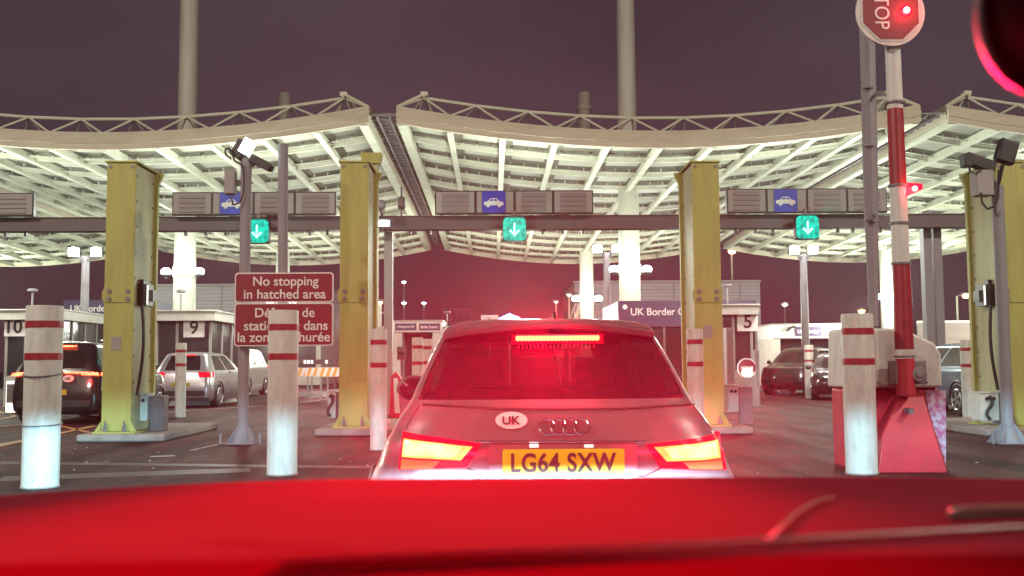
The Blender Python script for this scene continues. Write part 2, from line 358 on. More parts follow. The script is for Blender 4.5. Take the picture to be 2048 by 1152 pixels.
# ------------------------------------------------------------------ ground
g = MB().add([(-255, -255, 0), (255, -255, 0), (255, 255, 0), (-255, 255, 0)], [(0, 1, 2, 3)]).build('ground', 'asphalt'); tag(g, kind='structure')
def strip(name, a, b, wd, mat, z=.004):
    a = Vector((a[0], a[1], z)); b = Vector((b[0], b[1], z)); d = (b-a).normalized(); n = Vector((-d.y, d.x, 0))*wd/2
    return a, b, n
def line_mesh(name, segs, mat, z=.004):
    mb = MB()
    for a, b, wd in segs:
        a, b, n = strip(name, a, b, wd, mat, z); mb.add([a-n, b-n, b+n, a+n], [(0, 1, 2, 3)])
    o = mb.build(name, mat, smooth=180); tag(o, kind='structure'); return o
G = lambda px, py: gnd(px, py)
line_mesh('lane_line', [(G(300, 826), G(520, 812), .12), (G(300, 807), G(470, 789), .1), (G(610, 797), G(680, 786), .1), (G(598, 806), G(672, 796), .1),
                        (G(775, 812), G(860, 806), .1), (G(-40, 895), G(110, 872), .16), (G(1870, 822), G(2040, 838), .1),
                        (G(560, 776), G(665, 771), .12)], 'white_line')
line_mesh('yellow_lane_line', [(G(-60, 905), G(190, 852), .13), (G(-60, 858), G(190, 838), .13), (G(-20, 842), G(100, 820), .1), (G(-20, 820), G(190, 868), .1)], 'yellow_line', .006)
line_mesh('worn_patch_line', [(G(300, 914), G(350, 912), .14), (G(380, 902), G(450, 886), .05)], 'white_line', .005)
# ground seam / repaired trench strips
mt = pbr('repaired_asphalt', (.04, .028, .03), .55, scale=5, dirt=(.09, .07, .07), dirt_amt=.7, bump=.4, bscale=50)
for (a, b, wd) in ((G(-60, 925), G(760, 935), .28), (G(0, 958), G(500, 940), .5)):
    a, b, n = strip('', a, b, wd, None, .003)
    tag(MB().add([a-n, b-n, b+n, a+n], [(0, 1, 2, 3)]).build('road_patch', mt), kind='structure')
# grit scattered on the tarmac
gr = MB()
for i in range(160):
    p = gnd(random.uniform(0, 2048), random.uniform(790, 950)); r = random.uniform(.005, .014)
    gr.box((p.x, p.y, r*.4), (r*2, r*1.5, r*.9), Matrix.Rotation(random.random()*3, 3, 'Z'))
tag(gr.build('grit', 'concrete'), kind='stuff')

# ------------------------------------------------------------------ canopy
D1 = 30.0
XC = [(.1705+.5625*j)*D1+.02*0 for j in (-2, -1, 0, 1)]
HW = .2667*D1
zc0 = at(1290, 297, D1).z; zk0 = at(795, 247, D1).z; zc1 = at(1150, 527, 2*D1).z; zk1 = at(880, 499, 2*D1).z
def zs(u, s):       # u -1..1 across, s 0..1 front to back
    c = zc0+(zc1-zc0)*s; k = zk0+(zk1-zk0)*s
    return c+(k-c)*abs(u)**1.9 + .12*math.sin(PI*s)
NB, NR = 10, 12
def make_canopy(X, label):
    root = empty('canopy', (X, D1, 0), label, 'canopy', 'white saddle shaped roof canopies')
    def P(u, s, dz=0): return Vector((u*HW, s*D1, zs(u, s)+dz))
    RIB = .24
    # sheet
    mb = MB(); nu, ns = 40, 30
    for dz in (RIB+.03, RIB+.10):
        pass
    vs = [P(-1+2*i/nu, j/ns, RIB+.04) for j in range(ns+1) for i in range(nu+1)]
    fs = [(j*(nu+1)+i, j*(nu+1)+i+1, (j+1)*(nu+1)+i+1, (j+1)*(nu+1)+i) for j in range(ns) for i in range(nu)]
    mb.add(vs, fs); mb.build('roof_sheet', 'ceil', root)
    # pale infill panels
    rnd = random.Random(3)
    for j in range(NR):
        cr = MB(); pp = MB()
        for i in range(NB):
            u0 = -1+2*i/NB; u1 = u0+2/NB; s0 = j/NR; s1 = s0+1/NR
            ua = u0+(u1-u0)*(.22 if rnd.random() < .8 else .06); ub = u0+(u1-u0)*(.98 if i % 2 else .90)
            sa = s0+(s1-s0)*.10; sb = s0+(s1-s0)*rnd.choice((.50, .56, .62))
            pp.add([P(ua, sa, RIB-.02), P(ub, sa, RIB-.02), P(ub, sb, RIB-.02), P(ua, sb, RIB-.02)], [(0, 1, 2, 3)])
            # cable tray with hangers
            st = s0+(s1-s0)*.78
            cr.bar(P(u0+.02, st, RIB-.12), P(u1-.02, st, RIB-.12), .07, .03)
            cr.bar(P(u0+.02, st+.008, RIB-.12), P(u1-.02, st+.008, RIB-.12), .04, .03)
            for q in (.2, .5, .8):
                uu = u0+(u1-u0)*q; cr.bar(P(uu, st+.004, RIB-.13), P(uu, st+.004, RIB+.04), .05, .05, up=(0, 1, 0))
            if i: cr.bar(P(u0-.03, st, RIB-.12), P(u0+.03, st, RIB-.12), .03, .03)
        cr.build('cable_tray', 'steel_cream', root); pp.build('infill_panel', 'ceil_light', root)

    NS = 24
    for i in range(NB+1):
        ribs = MB(); u = -1+2*i/NB; wd = .26 if i in (0, NB) else .11
        for j in range(NS):
            a, b = P(u, j/NS, RIB/2), P(u, (j+1)/NS, RIB/2)
            if i == 0: a.x += .15; b.x += .15
            if i == NB: a.x -= .15; b.x -= .15
            ribs.bar(a, b, wd, RIB*(1.5 if i in (0, NB) else 1))
            ribs.bar(a-Vector((0, 0, RIB/2)), b-Vector((0, 0, RIB/2)), wd+.08, .025)
        ribs.build('rib', 'steel_cream', root)
    for j in range(1, NR+1):
        s = j/NR; pur = MB()
        for i in range(NB):
            pur.bar(P(-1+2*i/NB, s, RIB*.55), P(-1+2*(i+1)/NB, s, RIB*.55), .11, .13)
        pur.build('purlin', 'steel_cream', root)
    # fascia front: three stepped cladding courses
    fa = MB(); NF = 40
    for k, (z0, z1, yo) in enumerate(((.0, .17, -.10), (.175, .33, -.14), (.335, .50, -.10))):
        for i in range(NF):
            ua, ub = -1+2*i/NF, -1+2*(i+1)/NF
            a0, b0 = P(ua, 0, z0), P(ub, 0, z0); a1, b1 = P(ua, 0, z1), P(ub, 0, z1)
            fo = [Vector((p.x, p.y+yo, p.z)) for p in (a0, b0, b1, a1)]; fb = [Vector((p.x, p.y+.05, p.z)) for p in (a0, b0, b1, a1)]
            fa.add(fo+fb, [(0, 1, 2, 3), (0, 4, 5, 1), (3, 2, 6, 7)])
        for u in (-1, 1):
            p = P(u, 0, 0); fa.box((p.x, p.y+yo/2+.02, p.z+(z0+z1)/2), (.02, abs(yo)+.06, z1-z0))
    fa.build('fascia', 'cream', root, smooth=20)
    # side and rear fascias
    sf = MB()
    for j in range(NS):
        for u in (-1, 1):
            sf.bar(P(u, j/NS, .30), P(u, (j+1)/NS, .30), .06, .5)
    for i in range(NF):
        sf.bar(P(-1+2*i/NF, 1, .18), P(-1+2*(i+1)/NF, 1, .18), .12, .42)
    sf.build('edge_trim', 'cream', root)
    # truss above fascia
    tr = MB(); tops = []
    for i in range(NB):
        u = -1+2*(i+.5)/NB; tops.append(P(u, 0, .5+.52)+Vector((0, .35, 0)))
    for i in range(NB-1): tr.tube(tops[i], tops[i+1], .055, n=8)
    for i in range(NB):
        u0, u1 = -1+2*i/NB, -1+2*(i+1)/NB
        tr.tube(P(u0, 0, .5), tops[i], .035, n=6); tr.tube(P(u1, 0, .5), tops[i], .035, n=6)
        tr.tube(P(u0+.02, .045, .5), tops[i], .028, n=6); tr.tube(P(u1-.07, .045, .5), tops[i], .028, n=6)
    for i in range(NF):
        tr.tube(P(-1+2*i/NF, 0, .52), P(-1+2*(i+1)/NF, 0, .52), .03, n=6)
    for sgn, ti in ((-1, 0), (1, NB-1)):
        e0 = tops[ti]+Vector((0, 0, .12)); tr.tube(P(sgn, 0, .5), e0, .06, n=8); tr.tube(P(sgn*.97, .05, .5), e0, .045, n=6)
        tr.tube(e0-Vector((0, .2, .1)), e0+Vector((0, .3, .06)), .05, n=6); tr.box(e0, (.22, .2, .12))
        tr.tube(P(sgn*.93, .02, .5), e0, .03, n=6); tr.tube(P(sgn*.86, .03, .5), e0, .03, n=6)
    tr.build('truss', 'steel_cream', root)
    return root
labs = ['white canopy unit farthest from the barrier, mostly outside the frame', 'white canopy with curved truss edge left of the central valley gutter',
        'centre white canopy hanging above the hatchback between two valley gutters', 'white canopy with pointed corner behind the unlit floodlight camera pole']
for X, l in zip(XC, labs): make_canopy(X, l)
# valley gutters between canopies
gl = ['dark steel valley gutter at the far left between canopies', 'dark steel valley gutter above the second yellow pillar', 'dark steel valley gutter behind the raised barrier arm']
for k in range(3):
    xm = (XC[k]+XC[k+1])/2
    root = empty('valley_gutter', (xm, D1, 0), gl[k], 'gutter', 'valley gutters between canopies')
    hw = (XC[k+1]-XC[k])/2-HW-.02
    mb = MB(); la = MB(); NS = 24
    for j in range(NS):
        s0, s1 = j/NS, (j+1)/NS; z0, z1 = zs(1, s0)+.34, zs(1, s1)+.34
        mb.add([(-hw, s0*D1, z0), (hw, s0*D1, z0), (hw, s1*D1, z1), (-hw, s1*D1, z1)], [(0, 1, 2, 3)])
    for j in range(60):
        s = j/60; z = zs(1, s)+.27
        la.bar((-hw, s*D1, z), (hw, s*D1, z), .05, .04)
        if j % 3 == 0: la.bar((-hw, s*D1, z), (hw, (s+.04)*D1, z), .035, .03)
    for x in (-hw*.45, hw*.45): 
        for j in range(NS): la.bar((x, j/NS*D1, zs(1, j/NS)+.22), (x, (j+1)/NS*D1, zs(1, (j+1)/NS)+.22), .06, .05)
    mb.build('trough', 'gut', root); la.build('lattice', 'grey', root)

# ------------------------------------------------------------------ masts with floodlights
def flood_head(mb_body, mb_face, c, d, sx=.34, sz=.26):
    d = Vector(d).normalized(); rot = d.to_track_quat('Y', 'Z').to_matrix()
    mb_body.box(Vector(c), (sx, .14, sz), rot); mb_face.box(Vector(c)+d*.08, (sx*.88, .02, sz*.85), rot)
mast_lab = {(1, 0): 'tall cream mast behind the ninth lane booth', (2, 0): 'tall cream mast behind the central border control sign',
            (1, 1): 'farther stub topped mast above the left canopy near the gantry post', (2, 1): 'farther stub topped mast left of the tall centre mast',
            (3, 1): 'farther cream mast behind the raised barrier arm', (0, 0): None, (3, 0): None}
YM = (1.264*D1, 1.85*D1)
for (k, r) in ((1, 0), (2, 0), (1, 1), (2, 1), (3, 1)):
    y = YM[r]; x = XC[k]+.1
    root = empty('canopy_mast', (x, y, 0), mast_lab[(k, r)], 'mast', 'round masts carrying the canopies')
    top = 17.5 if r == 0 else at(1172, 186, y).z
    mb = MB().lathe((0, 0, 0), [(.42, 0), (.40, 6), (.33, top-.3), (.33, top)] if r == 0 else [(.38, 0), (.38, 9), (.34, top-.1), (.3, top)], 24)
    if r == 1: mb.lathe((0, 0, 0), [(.44, top-1.0), (.44, top-.75)], 24)
    mb.build('mast', 'mast', root)
    if r == 0: MB().lathe((0, 0, 0), [(.445, 4.55), (.445, 4.95)], 24).build('collar', 'cream', root)
    zl = at(1250, 543, YM[0]).z if r == 0 else at(1175, 600, YM[1]).z
    for sx in (-1, 1):
        f = MB().box((sx*.50, -.1, zl), (.2, .06, .06)).tube((sx*.62, -.1, zl-.1), (sx*.62, -.1, zl+.1), .05); a = MB()
        f.lathe((sx*.62, -.25, zl), [(.1, -.16), (.16, -.1), (.16, -.02)], 12)
        h = f.build('floodlight', 'black', root)
        MB().sphere((sx*.62, -.27, zl+.05), .2 if r == 0 else .24, 12, (1, .8, .8)).build('lamp_glass', 'flood', h)
        lamp('flood_and_fill_light', 'POINT', (x+sx*.9, y-1.2, zl+.25), 110 if r == 0 else 110, (.85, 1, .85), .18)
        if r == 0: lamp('flood_and_fill_light', 'POINT', (x+sx*4.2, y-8, 5.1), 1250, (.93, 1, .87), .5)  # added canopy fill in mid-air, no fitting here
        else: lamp('flood_and_fill_light', 'POINT', (x+sx*4.2, y-7, 3.2), 1750, (.93, 1, .87), .5)  # same added fill for the rear row, hung lower
# off-frame neighbours of the same mast row still shed their light
for x in (XC[3], XC[0]):
    for y in YM: lamp('flood_and_fill_light', 'POINT', (x, y-.6, 5), 2200, (.88, 1, .80), .25)
    lamp('flood_and_fill_light', 'POINT', (x, D1+1.5, 5), 900, (.88, 1, .80), .25)  # extra fill near the canopy front

# ------------------------------------------------------------------ twin-head lamp posts
def twin_post(px, py, Y, label, spread=22, h=None):
    p = at(px, py, Y); root = empty('lamp_post', (p.x, Y, 0), label, 'lamp post', 'twin headed lamp posts')
    MB().tube((0, 0, 0), (0, 0, p.z-.15), .16, .13, 12).build('pole', 'grey', root)
    s = spread/2000*Y; MB().bar((-s*1.3, 0, p.z-.18), (s*1.3, 0, p.z-.18), .07, .07).box((0, -.05, p.z-.3), (.4, .1, .12)).build('crossarm', 'black', root)
    for q in (-1, 1):
        b = MB(); f = MB(); flood_head(b, f, (q*s, -.02, p.z), (0, -1, -.15), .42, .34)
        b.bar((q*s, 0, p.z-.2), (q*s, 0, p.z), .05, .05, up=(0, 1, 0))
        h = b.build('lamp_head', 'black', root); f.build('lamp_glass', 'flood', h)
        MB().sphere((q*s, -.14, p.z), .19, 12, (1, .5, .9)).build('bulb', 'flood', h)
        lamp('lamp_post_light', 'POINT', (p.x+q*s*1.3, Y-1.1, p.z+.1), 80, (.92, .98, 1), .15)
    return root
twin_post(172, 504, 36, 'twin headed lamp post left of the first yellow pillar')
twin_post(1213, 498, 40, 'twin headed lamp post beside the tall centre mast', 19)
twin_post(1606, 500, 38, 'twin headed lamp post in front of the dark car on the right', 19)

def street_lamp(px, py, Y, label, mat='sodium', r=.18, arm=.0, zb=0):
    p = at(px, py, Y); root = empty('street_lamp', (p.x+arm, Y, 0), label, 'street lamp', 'distant street lamps')
    MB().tube((0, 0, zb), (0, 0, p.z), .09, .06, 8).build('pole', 'steel_cream', root)
    hd = MB().bar((0, 0, p.z), (-arm, 0, p.z+.1), .06, .06).box((-arm, -.1, p.z+.16), (.4, .7, .1)) if arm else MB().box((0, -.1, p.z+.1), (.5, .5, .1))
    h = hd.build('lamp_head', 'grey', root)
    MB().sphere((-arm, -.12, p.z), r, 10, (1, 1, .7)).build('lamp_glass', mat, h)
street_lamp(1463, 503, 70, 'sodium street lamp rising right of the third yellow pillar', r=.28)
street_lamp(1569, 609, 90, 'small pale street lamp beyond the fifth lane booth', 'whitelit', r=.3)
street_lamp(1930, 592, 60, 'orange street lamp left of the far right yellow pillar', arm=-.5, r=.22)
street_lamp(1722, 622, 70, 'orange street lamp just above the right big bollard', r=.25)
street_lamp(760, 606, 44, 'orange street lamp between the second pillar and the gantry column', r=.12)
for (x, y), l in zip(((808, 564), (808, 606), (848, 606)), ('highest of the three small far lamps above the eighth lane booth', 'lower left of the three small far lamps above the eighth lane booth', 'lower right of the three small far lamps above the eighth lane booth')):
    street_lamp(x, y, 120, l, 'floodcool', r=.26)
street_lamp(1138, 590, 66, 'small white lamp nearest the stair of the upper storey', 'whitelit', r=.18)
street_lamp(1112, 604, 70, 'small white lamp above the roof aerial of the hatchback', 'whitelit', r=.16)

# ------------------------------------------------------------------ kerb islands + yellow pillars
def kerb(px0, px1, py, dep, name='kerb_island', h=.12):
    a = gnd(px0, py); b = gnd(px1, py); y0 = (a.y+b.y)/2
    mb = MB().b2((a.x, y0, 0), (b.x, y0+dep, h)); o = mb.build(name, 'concrete', None, bevel=.03); tag(o, KL.pop(0), 'kerb island', 'concrete islands carrying the pillars'); return y0
PH = 4.55
KL = ['concrete island under the first yellow pillar and its cabled meter box', 'concrete island under the yellow pillar beside the red sign', 'concrete island under the yellow pillar beside the hatchback', 'concrete island under the yellow pillar behind the right camera pole']
def pillar(px0, px1, pyb, label, boxside=0, low=0):
    Y = kerb(px0-48, px1+(62 if boxside >= 0 else 62), pyb, 3.2)+.25
    a = at(px0, 800, Y); b = at(px1, 800, Y); cx = (a.x+b.x)/2; W = b.x-a.x; ztop = at((px0+px1)/2, 325, Y).z
    root = empty('yellow_pillar', (cx, Y, .12), label, 'pillar', 'riveted yellow steel pillars')
    H = ztop-.12; DP = 1.05
    MB().b2((-W/2, 0, .03), (W/2, .06, H)).build('front_flange', 'yellow', root, bevel=.008)
    MB().b2((-W/2+.02, .063, .03), (W/2-.02, DP-.09, H-.02)).build('web_casing', 'yellow_side', root)
    MB().b2((-W/2-.04, DP-.087, .03), (W/2+.04, DP, H)).prism([(-W/2-.13, DP-.086, H), (W/2+.13, DP-.086, H), (W/2+.041, DP-.086, H-.22), (-W/2-.041, DP-.086, H-.22)], (0, .086, 0)).build('rear_flange', 'yellow', root)
    MB().b2((-W/2-.03, -.02, H+.002), (W/2+.03, DP+.02, H+.03)).build('cap_plate', 'yellow', root)
    mb = MB().b2((-W/2-.1, -.1, 0), (W/2+.1, DP+.1, .028))
    mb.prism([(-W/2-.1, -.012, .03), (-W/2, -.012, .03), (-W/2, -.012, .2)], (0, .012, 0)).prism([(W/2, -.012, .03), (W/2+.1, -.012, .03), (W/2, -.012, .2)], (0, .012, 0))
    mb.build('base_plate', 'yellow', root)
    bo = MB()
    for q in (-.32, .32):
        bo.tube((q*W, -.05, .03), (q*W, -.05, .13), .035, .03, 6); bo.tube((q*W, -.05, .13), (q*W, -.05, .2), .014, n=6)
        bo.box((q*W, -.005, .08), (.02, .01, .16))
    bo.build('anchor_bolt', 'grey', root)
    zs0 = at(px0, 605, Y).z-.12; zs1 = at(px0, 575, Y).z-.12
    sp = MB().b2((-W/2-.005, -.012, zs0), (W/2+.005, -.001, zs1))
    if boxside >= 0: sp.b2((-W/2-.03, -.01, zs0+.05), (-W/2-.005, .0, zs1-.05))
    s = sp.build('splice_plate', 'yellow', root)
    bb = MB()
    for x in (-.32, .32):
        for z in (.25, .75): bb.tube((x*W, -.012, zs0+(zs1-zs0)*z), (x*W, -.03, zs0+(zs1-zs0)*z), .04, .035, 10)
    bb.build('bolt', 'grey', s)
    rv = MB()
    for k in range(10):
        z = .4+k*(H-.6)/9
        for sx in (-1, 1):
            for y in (.12, DP-.16): rv.tube((sx*(W/2-.02), y, z), (sx*(W/2-.005), y, z), .022, n=8)
    rv.tube((-W*.38, 0, H-.07), (-W*.38, -.012, H-.07), .03, n=8).tube((W*.38, 0, H-.07), (W*.38, -.012, H-.07), .03, n=8)
    rv.build('rivet', 'grey', root)
    if boxside:
        sx = boxside; x0 = sx*W/2; zb = (zs0+zs1)/2
        bx = MB().b2((x0-sx*.018, .25, zb-.16), (x0+sx*.13, .60, zb+.2)).b2((x0, .3, zb+.2), (x0+sx*.06, .42, zb+.28))
        for q in range(4): bx.tube((x0+sx*.1, .245, zb-.1+q*.08), (x0+sx*.1, .2, zb-.1+q*.08), .022, n=8)
        bx.b2((x0+sx*.14, .3, zb-.08), (x0+sx*.22, .5, zb+.1))
        c = bx.build('control_box', 'black', root)
        MB().b2((x0+sx*.13, .26, zb-.14), (x0+sx*.145, .29, zb+.18)).build('lit_strip', 'whitelit', c)
        pts = []
        for q in range(15):
            t = q/14; pts.append((x0+sx*(.07+.05*math.sin(t*PI*1.1)-.03*t), .22-.02*t, zb-.15-(zb-.75)*t))
        MB().path(pts, .028).build('cable', 'black', root)
    # hand-hole and meter box on the kerb beside it
    return root, Y, cx, W
p1 = pillar(203, 262, 884, 'first yellow pillar from the left, standing left of the silver hatchback', 1)
p2 = pillar(678, 735, 872, 'yellow pillar standing just right of the red no stopping sign', 0)
p3 = pillar(1393, 1448, 869, 'yellow pillar standing right of the braking hatchback', 0)
p4 = pillar(2012, 2074, 872, 'yellow pillar cut off by the right edge behind a camera pole', -1)
for pr_, zz in ((p1, 1.35), (p3, 1.5)):
    MB().b2((-.10, -.006, zz), (.06, -.001, zz+.22)).build('notice', 'panel_l', pr_[0])
# taller rear post beyond pillar 2
q = at(742, 306, p2[1]+1.3); root = empty('gantry_bracket_post', (q.x, q.y, .12), 'short capped yellow post rising behind the second pillar', 'post')
MB().b2((-.13, 0, 0), (.13, .2, q.z-.32)).build('post', 'yellow_side', root)
MB().prism([(-.16, -.04, q.z-.32), (.16, -.04, q.z-.32), (.2, -.04, q.z-.12), (-.2, -.04, q.z-.12)], (0, .3, 0)).build('cap', 'yellow', root)

def meter(px0, px1, py0, py1, Y, label, mat='white', pipe=False):
    a = at(px0, py1, Y); b = at(px1, py0, Y); cx = (a.x+b.x)/2; W = b.x-a.x
    root = empty('meter_box', (cx, Y, .12), label, 'meter box', 'small boxes at the feet of the pillars')
    zt = b.z-.12; zb = max(.02, a.z-.12)
    MB().b2((-W/2, 0, zb), (W/2, .32, zt)).build('housing', mat, root, bevel=.015)
    MB().b2((-W/2-.015, -.015, zt), (W/2+.015, .34, zt+.025)).build('lid', 'white', root)
    MB().tube((-W*.15, -.005, zt-.09), (-W*.15, -.02, zt-.09), .03, n=10).tube((W*.2, -.005, zt-.09), (W*.2, -.02, zt-.09), .03, n=10).build('socket', 'black', root)
    MB().b2((W/2+.02, .05, 0), (W/2+.26, .3, zt-.02)).build('side_casing', 'grey', root, bevel=.01)
    if pipe:
        MB().path([(-.02+.05*math.sin(t*.9), -.03, zt-.05-t*(zt-zb)*.12) for t in range(8)], .028).build('hose', 'black', root)
    MB().b2((-W/2-.03, -.06, 0), (W/2+.03, .36, .02)).build('foot', 'concrete', root)
meter(266, 295, 790, 842, p1[1]+.5, 'white meter box with grey casing right of the first pillar')
meter(655, 672, 783, 836, p2[1]+.6, 'white meter box with black hose left of the second pillar', 'carwhite', True)
meter(1456, 1477, 772, 824, p3[1]+.5, 'white meter box right of the third pillar')
meter(1962, 1998, 786, 842, p4[1]+.2, 'white meter box with black hose behind the right camera pole', 'white', True)

# ------------------------------------------------------------------ bollards
def bollard(px, py, r, label, wires=False, h=None, name='bollard', ytop=None):
    p = gnd(px, py); h = h or 1.74
    if ytop: h = at(px, ytop, p.y).z
    root = empty(name, (p.x, p.y, 0), label, 'bollard', 'white bollards with two red bands')
    MB().lathe((0, 0, 0), [(r, 0), (r, h*.5), (r*.995, h-.012), (r*.97, h)], 40).build('post', 'white_low', root)
    MB().lathe((0, 0, 0), [(r*1.04, 0), (r*1.04, .015)], 32).build('foot_ring', 'concrete', root)
    for a, b in ((.155, .225), (.48, .55)):
        MB().lathe((0, 0, 0), [(r+.003, h-b), (r+.003, h-a)], 40).build('red_band', 'redband', root)
    if wires:
        for zc, am in ((.47*h+.28, .03), (.42*h-.14, .01)):
            pts = [((r+.01)*math.cos(t), (r+.01)*math.sin(t), zc+am*math.sin(t*1.0)) for t in [2*PI*i/32 for i in range(33)]]
            MB().path(pts, .008, 6).build('wire_loop', 'grey', root)
    return root
bollard(80, 974, .178, 'big white bollard with wire loops around it', True, ytop=612)
bollard(564, 949, .166, 'big white bollard in front of the red no stopping sign', ytop=621)
bollard(757, 900, .118, 'slim white bollard just right of the second yellow pillar', ytop=658)
bollard(1724, 947, .168, 'big white bollard before the red barrier housing', ytop=628)
bollard(1394, 890, .118, 'slim white bollard half hidden by the right of the hatchback', ytop=658)
bollard(360, 835, .125, 'slim white bollard in front of the silver hatchback', ytop=686)
bollard(835, 850, .11, 'left one of two slim bollards beyond the hatchback wing mirror', ytop=675)
bollard(855, 840, .10, 'right one of two slim bollards beyond the hatchback wing mirror', ytop=678)
bollard(1938, 841, .115, 'slim white bollard left of the far right pillar by the blue estate car', ytop=680)
bollard(1620, 797, .15, 'slim far bollard at the foot of the right lamp post', ytop=690)

# ------------------------------------------------------------------ no-stopping sign + camera pole
P0 = gnd(485, 887)
def cam_pole(px, py, ytop, label, side, lit=False):
    p = gnd(px, py); zt = at(px-(0 if side > 0 else 28), ytop, p.y).z
    root = empty('camera_pole', (p.x, p.y, 0), label, 'camera pole', 'camera poles with a box and cable loops')
    MB().tube((0, 0, .02), (0, 0, zt), .085, n=20).build('pole', 'gal', root)
    b = MB().b2((-.22, -.2, 0), (.22, .2, .02))
    for an in range(4):
        t = an*PI/2+PI/4; d = Vector((math.cos(t), math.sin(t), 0)); b.prism([d*.08+Vector((0, 0, .02)), d*.28+Vector((0, 0, .02)), d*.08+Vector((0, 0, .3))], Vector((-d.y, d.x, 0))*.014)
    b.lathe((0, 0, 0), [(.17, .02), (.1, .22)], 16)
    b.build('base', 'gal', root)
    bo = MB()
    for sx in (-.3, .3): bo.tube((sx, -.15, 0), (sx, -.15, .16), .02, n=8)
    bo.build('anchor_bolt', 'gal', root)
    return root, p, zt
root, p, zt = cam_pole(485, 887, 318, 'grey camera pole with lit floodlight carrying the red sign', 1)
S = p.y/2000
s = side = 1
hb = MB(); rot = Matrix.Rotation(math.radians(-32), 3, 'Y') @ Matrix.Rotation(math.radians(12), 3, 'Z')
c = at(483, 300, p.y)-p
hb.box(c, (.20, .2, .30), rot.inverted()); hb.bar((0, 0, zt), c, .07, .07)
h = hb.build('floodlight', 'black', root, bevel=.015)
MB().box(c+Vector((.10, -.03, .045)), (.12, .19, .24), rot.inverted()).build('lamp_glass', 'floodcool', h)
cc = at(522, 326, p.y)-p
MB().box(cc, (.36, .14, .13), Matrix.Rotation(math.radians(28), 3, 'Y')).bar((0, 0, cc.z-.02), cc, .06, .06).tube(cc+Vector((.14, 0, -.08)), cc+Vector((.20, 0, -.11)), .05).build('camera', 'black', root, bevel=.01)
bx = at(463, 366, p.y)-p
MB().b2((bx.x-.085, -.12, bx.z-.19), (bx.x+.07, .08, bx.z+.19)).bar((bx.x+.08, 0, bx.z), (0, 0, bx.z), .05, .1).build('junction_box', 'panel_l', root, bevel=.012)
pts = [at(x, y, p.y-.12)-p for x, y in ((462, 318), (452, 310), (450, 300), (458, 295), (463, 305), (470, 322), (485, 330), (488, 350), (487, 385), (480, 405), (466, 410), (462, 395))]
MB().path(pts, .014).build('cable', 'black', root)
lamp('pole_flood_light', 'SPOT', p+c+Vector((.25, -.05, .05)), 2, (.85, .95, 1), .08, spot=2.2, direc=(.6, .8, .1))

# sign
Ys = p.y-.16
def C(px, py): return at(px, py, Ys)
tl, tr_, bl, br = C(470, 540), C(667, 549), C(470, 690), C(667, 695)
sw = tr_.x-tl.x; scx = (tl.x+tr_.x)/2
root = empty('warning_sign', (scx, Ys, 0), 'dark red no stopping sign in English and French', 'sign')
def rrect(mb, x0, x1, z0, z1, y0, y1, r=.05):
    pts = []
    for cx, cz, a0 in ((x1-r, z1-r, 0), (x0+r, z1-r, PI/2), (x0+r, z0+r, PI), (x1-r, z0+r, 3*PI/2)):
        for k in range(6): t = a0+k*PI/10; pts.append(Vector((cx+r*math.cos(t), y0, cz+r*math.sin(t))))
    mb.prism(pts, (0, y1-y0, 0))
zt_, zm1, zm0, zb_ = C(568, 545).z, C(568, 604).z, C(568, 605).z, C(568, 692).z
for (z0, z1, lines) in ((zm1-.005, zt_, [('No stopping', 572, 565, 130, 20), ('in hatched area', 570, 588, 163, 20)]),
                        (zb_, zm0-.005, [('Défense de', 570, 625, 118, 22), ('stationner dans', 572, 651, 166, 19), ('la zone hachurée', 568, 674, 183, 21)])):
    mb = MB(); rrect(mb, -sw/2, sw/2, z0, z1, 0, .02); bd = mb.build('border', 'signwhite', root)
    mb = MB(); rrect(mb, -sw/2+.02, sw/2-.02, z0+.02, z1-.02, -.006, .0, .04); mb.build('face', 'signred', bd)
    for t, x, y, wpx, hpx in lines:
        pc = C(x, y); text_mesh('lettering', t, 'signwhite', bd, (pc.x-scx, -.009, pc.z), w=wpx*Ys/2000, ext=.002, bold=.012)
q = at(567, 292, p.y+.0)
MB().tube((q.x-scx+.04, .13, 0), (q.x-scx, .13, q.z), .078, n=20).tube((q.x-scx, .13, q.z), (q.x-scx, .13, q.z+.02), .084, n=20).build('post', 'gal', root)
MB().b2((-sw/2+.05, .022, zm0+.2), (sw/2-.05, .05, zm0+.25)).b2((-sw/2+.05, .022, zb_+.15), (sw/2-.05, .05, zb_+.2)).build('mounting_rail', 'gal', root)

# right camera pole
root, p, zt = cam_pole(2017, 886, 372, 'grey camera pole with unlit floodlight in front of a yellow pillar', -1)
off = Vector((0, 0, 0))
def rel(px, py, dy=0): return at(px, py, p.y+dy)-p
cc = rel(1958, 326)
MB().box(cc, (.46, .17, .17), Matrix.Rotation(math.radians(20), 3, 'Y')).bar((0, 0, zt-.05), cc, .08, .08).box(cc+Vector((-.2, -.02, .03)), (.12, .19, .2)).build('camera', 'black', root, bevel=.015)
cf = rel(2012, 304)
MB().box(cf, (.28, .16, .36), Matrix.Rotation(math.radians(18), 3, 'Y')).bar((0, 0, zt-.02), cf, .06, .06).build('floodlight', 'black', root, bevel=.03)
bx = rel(1962, 368)
MB().b2((bx.x-.13, -.14, bx.z-.19), (bx.x+.13, .08, bx.z+.19)).bar((bx.x, 0, bx.z), (0, 0, bx.z), .06, .12).build('junction_box', 'panel_l', root, bevel=.012)
MB().path([rel(x, y, -.15) for x, y in ((1938, 330), (1940, 343), (1952, 346), (1962, 340))], .016).path([rel(x, y, -.15) for x, y in ((1962, 385), (1964, 405), (1975, 418), (1990, 412), (1996, 390), (1997, 340))], .016).build('cable', 'black', root)

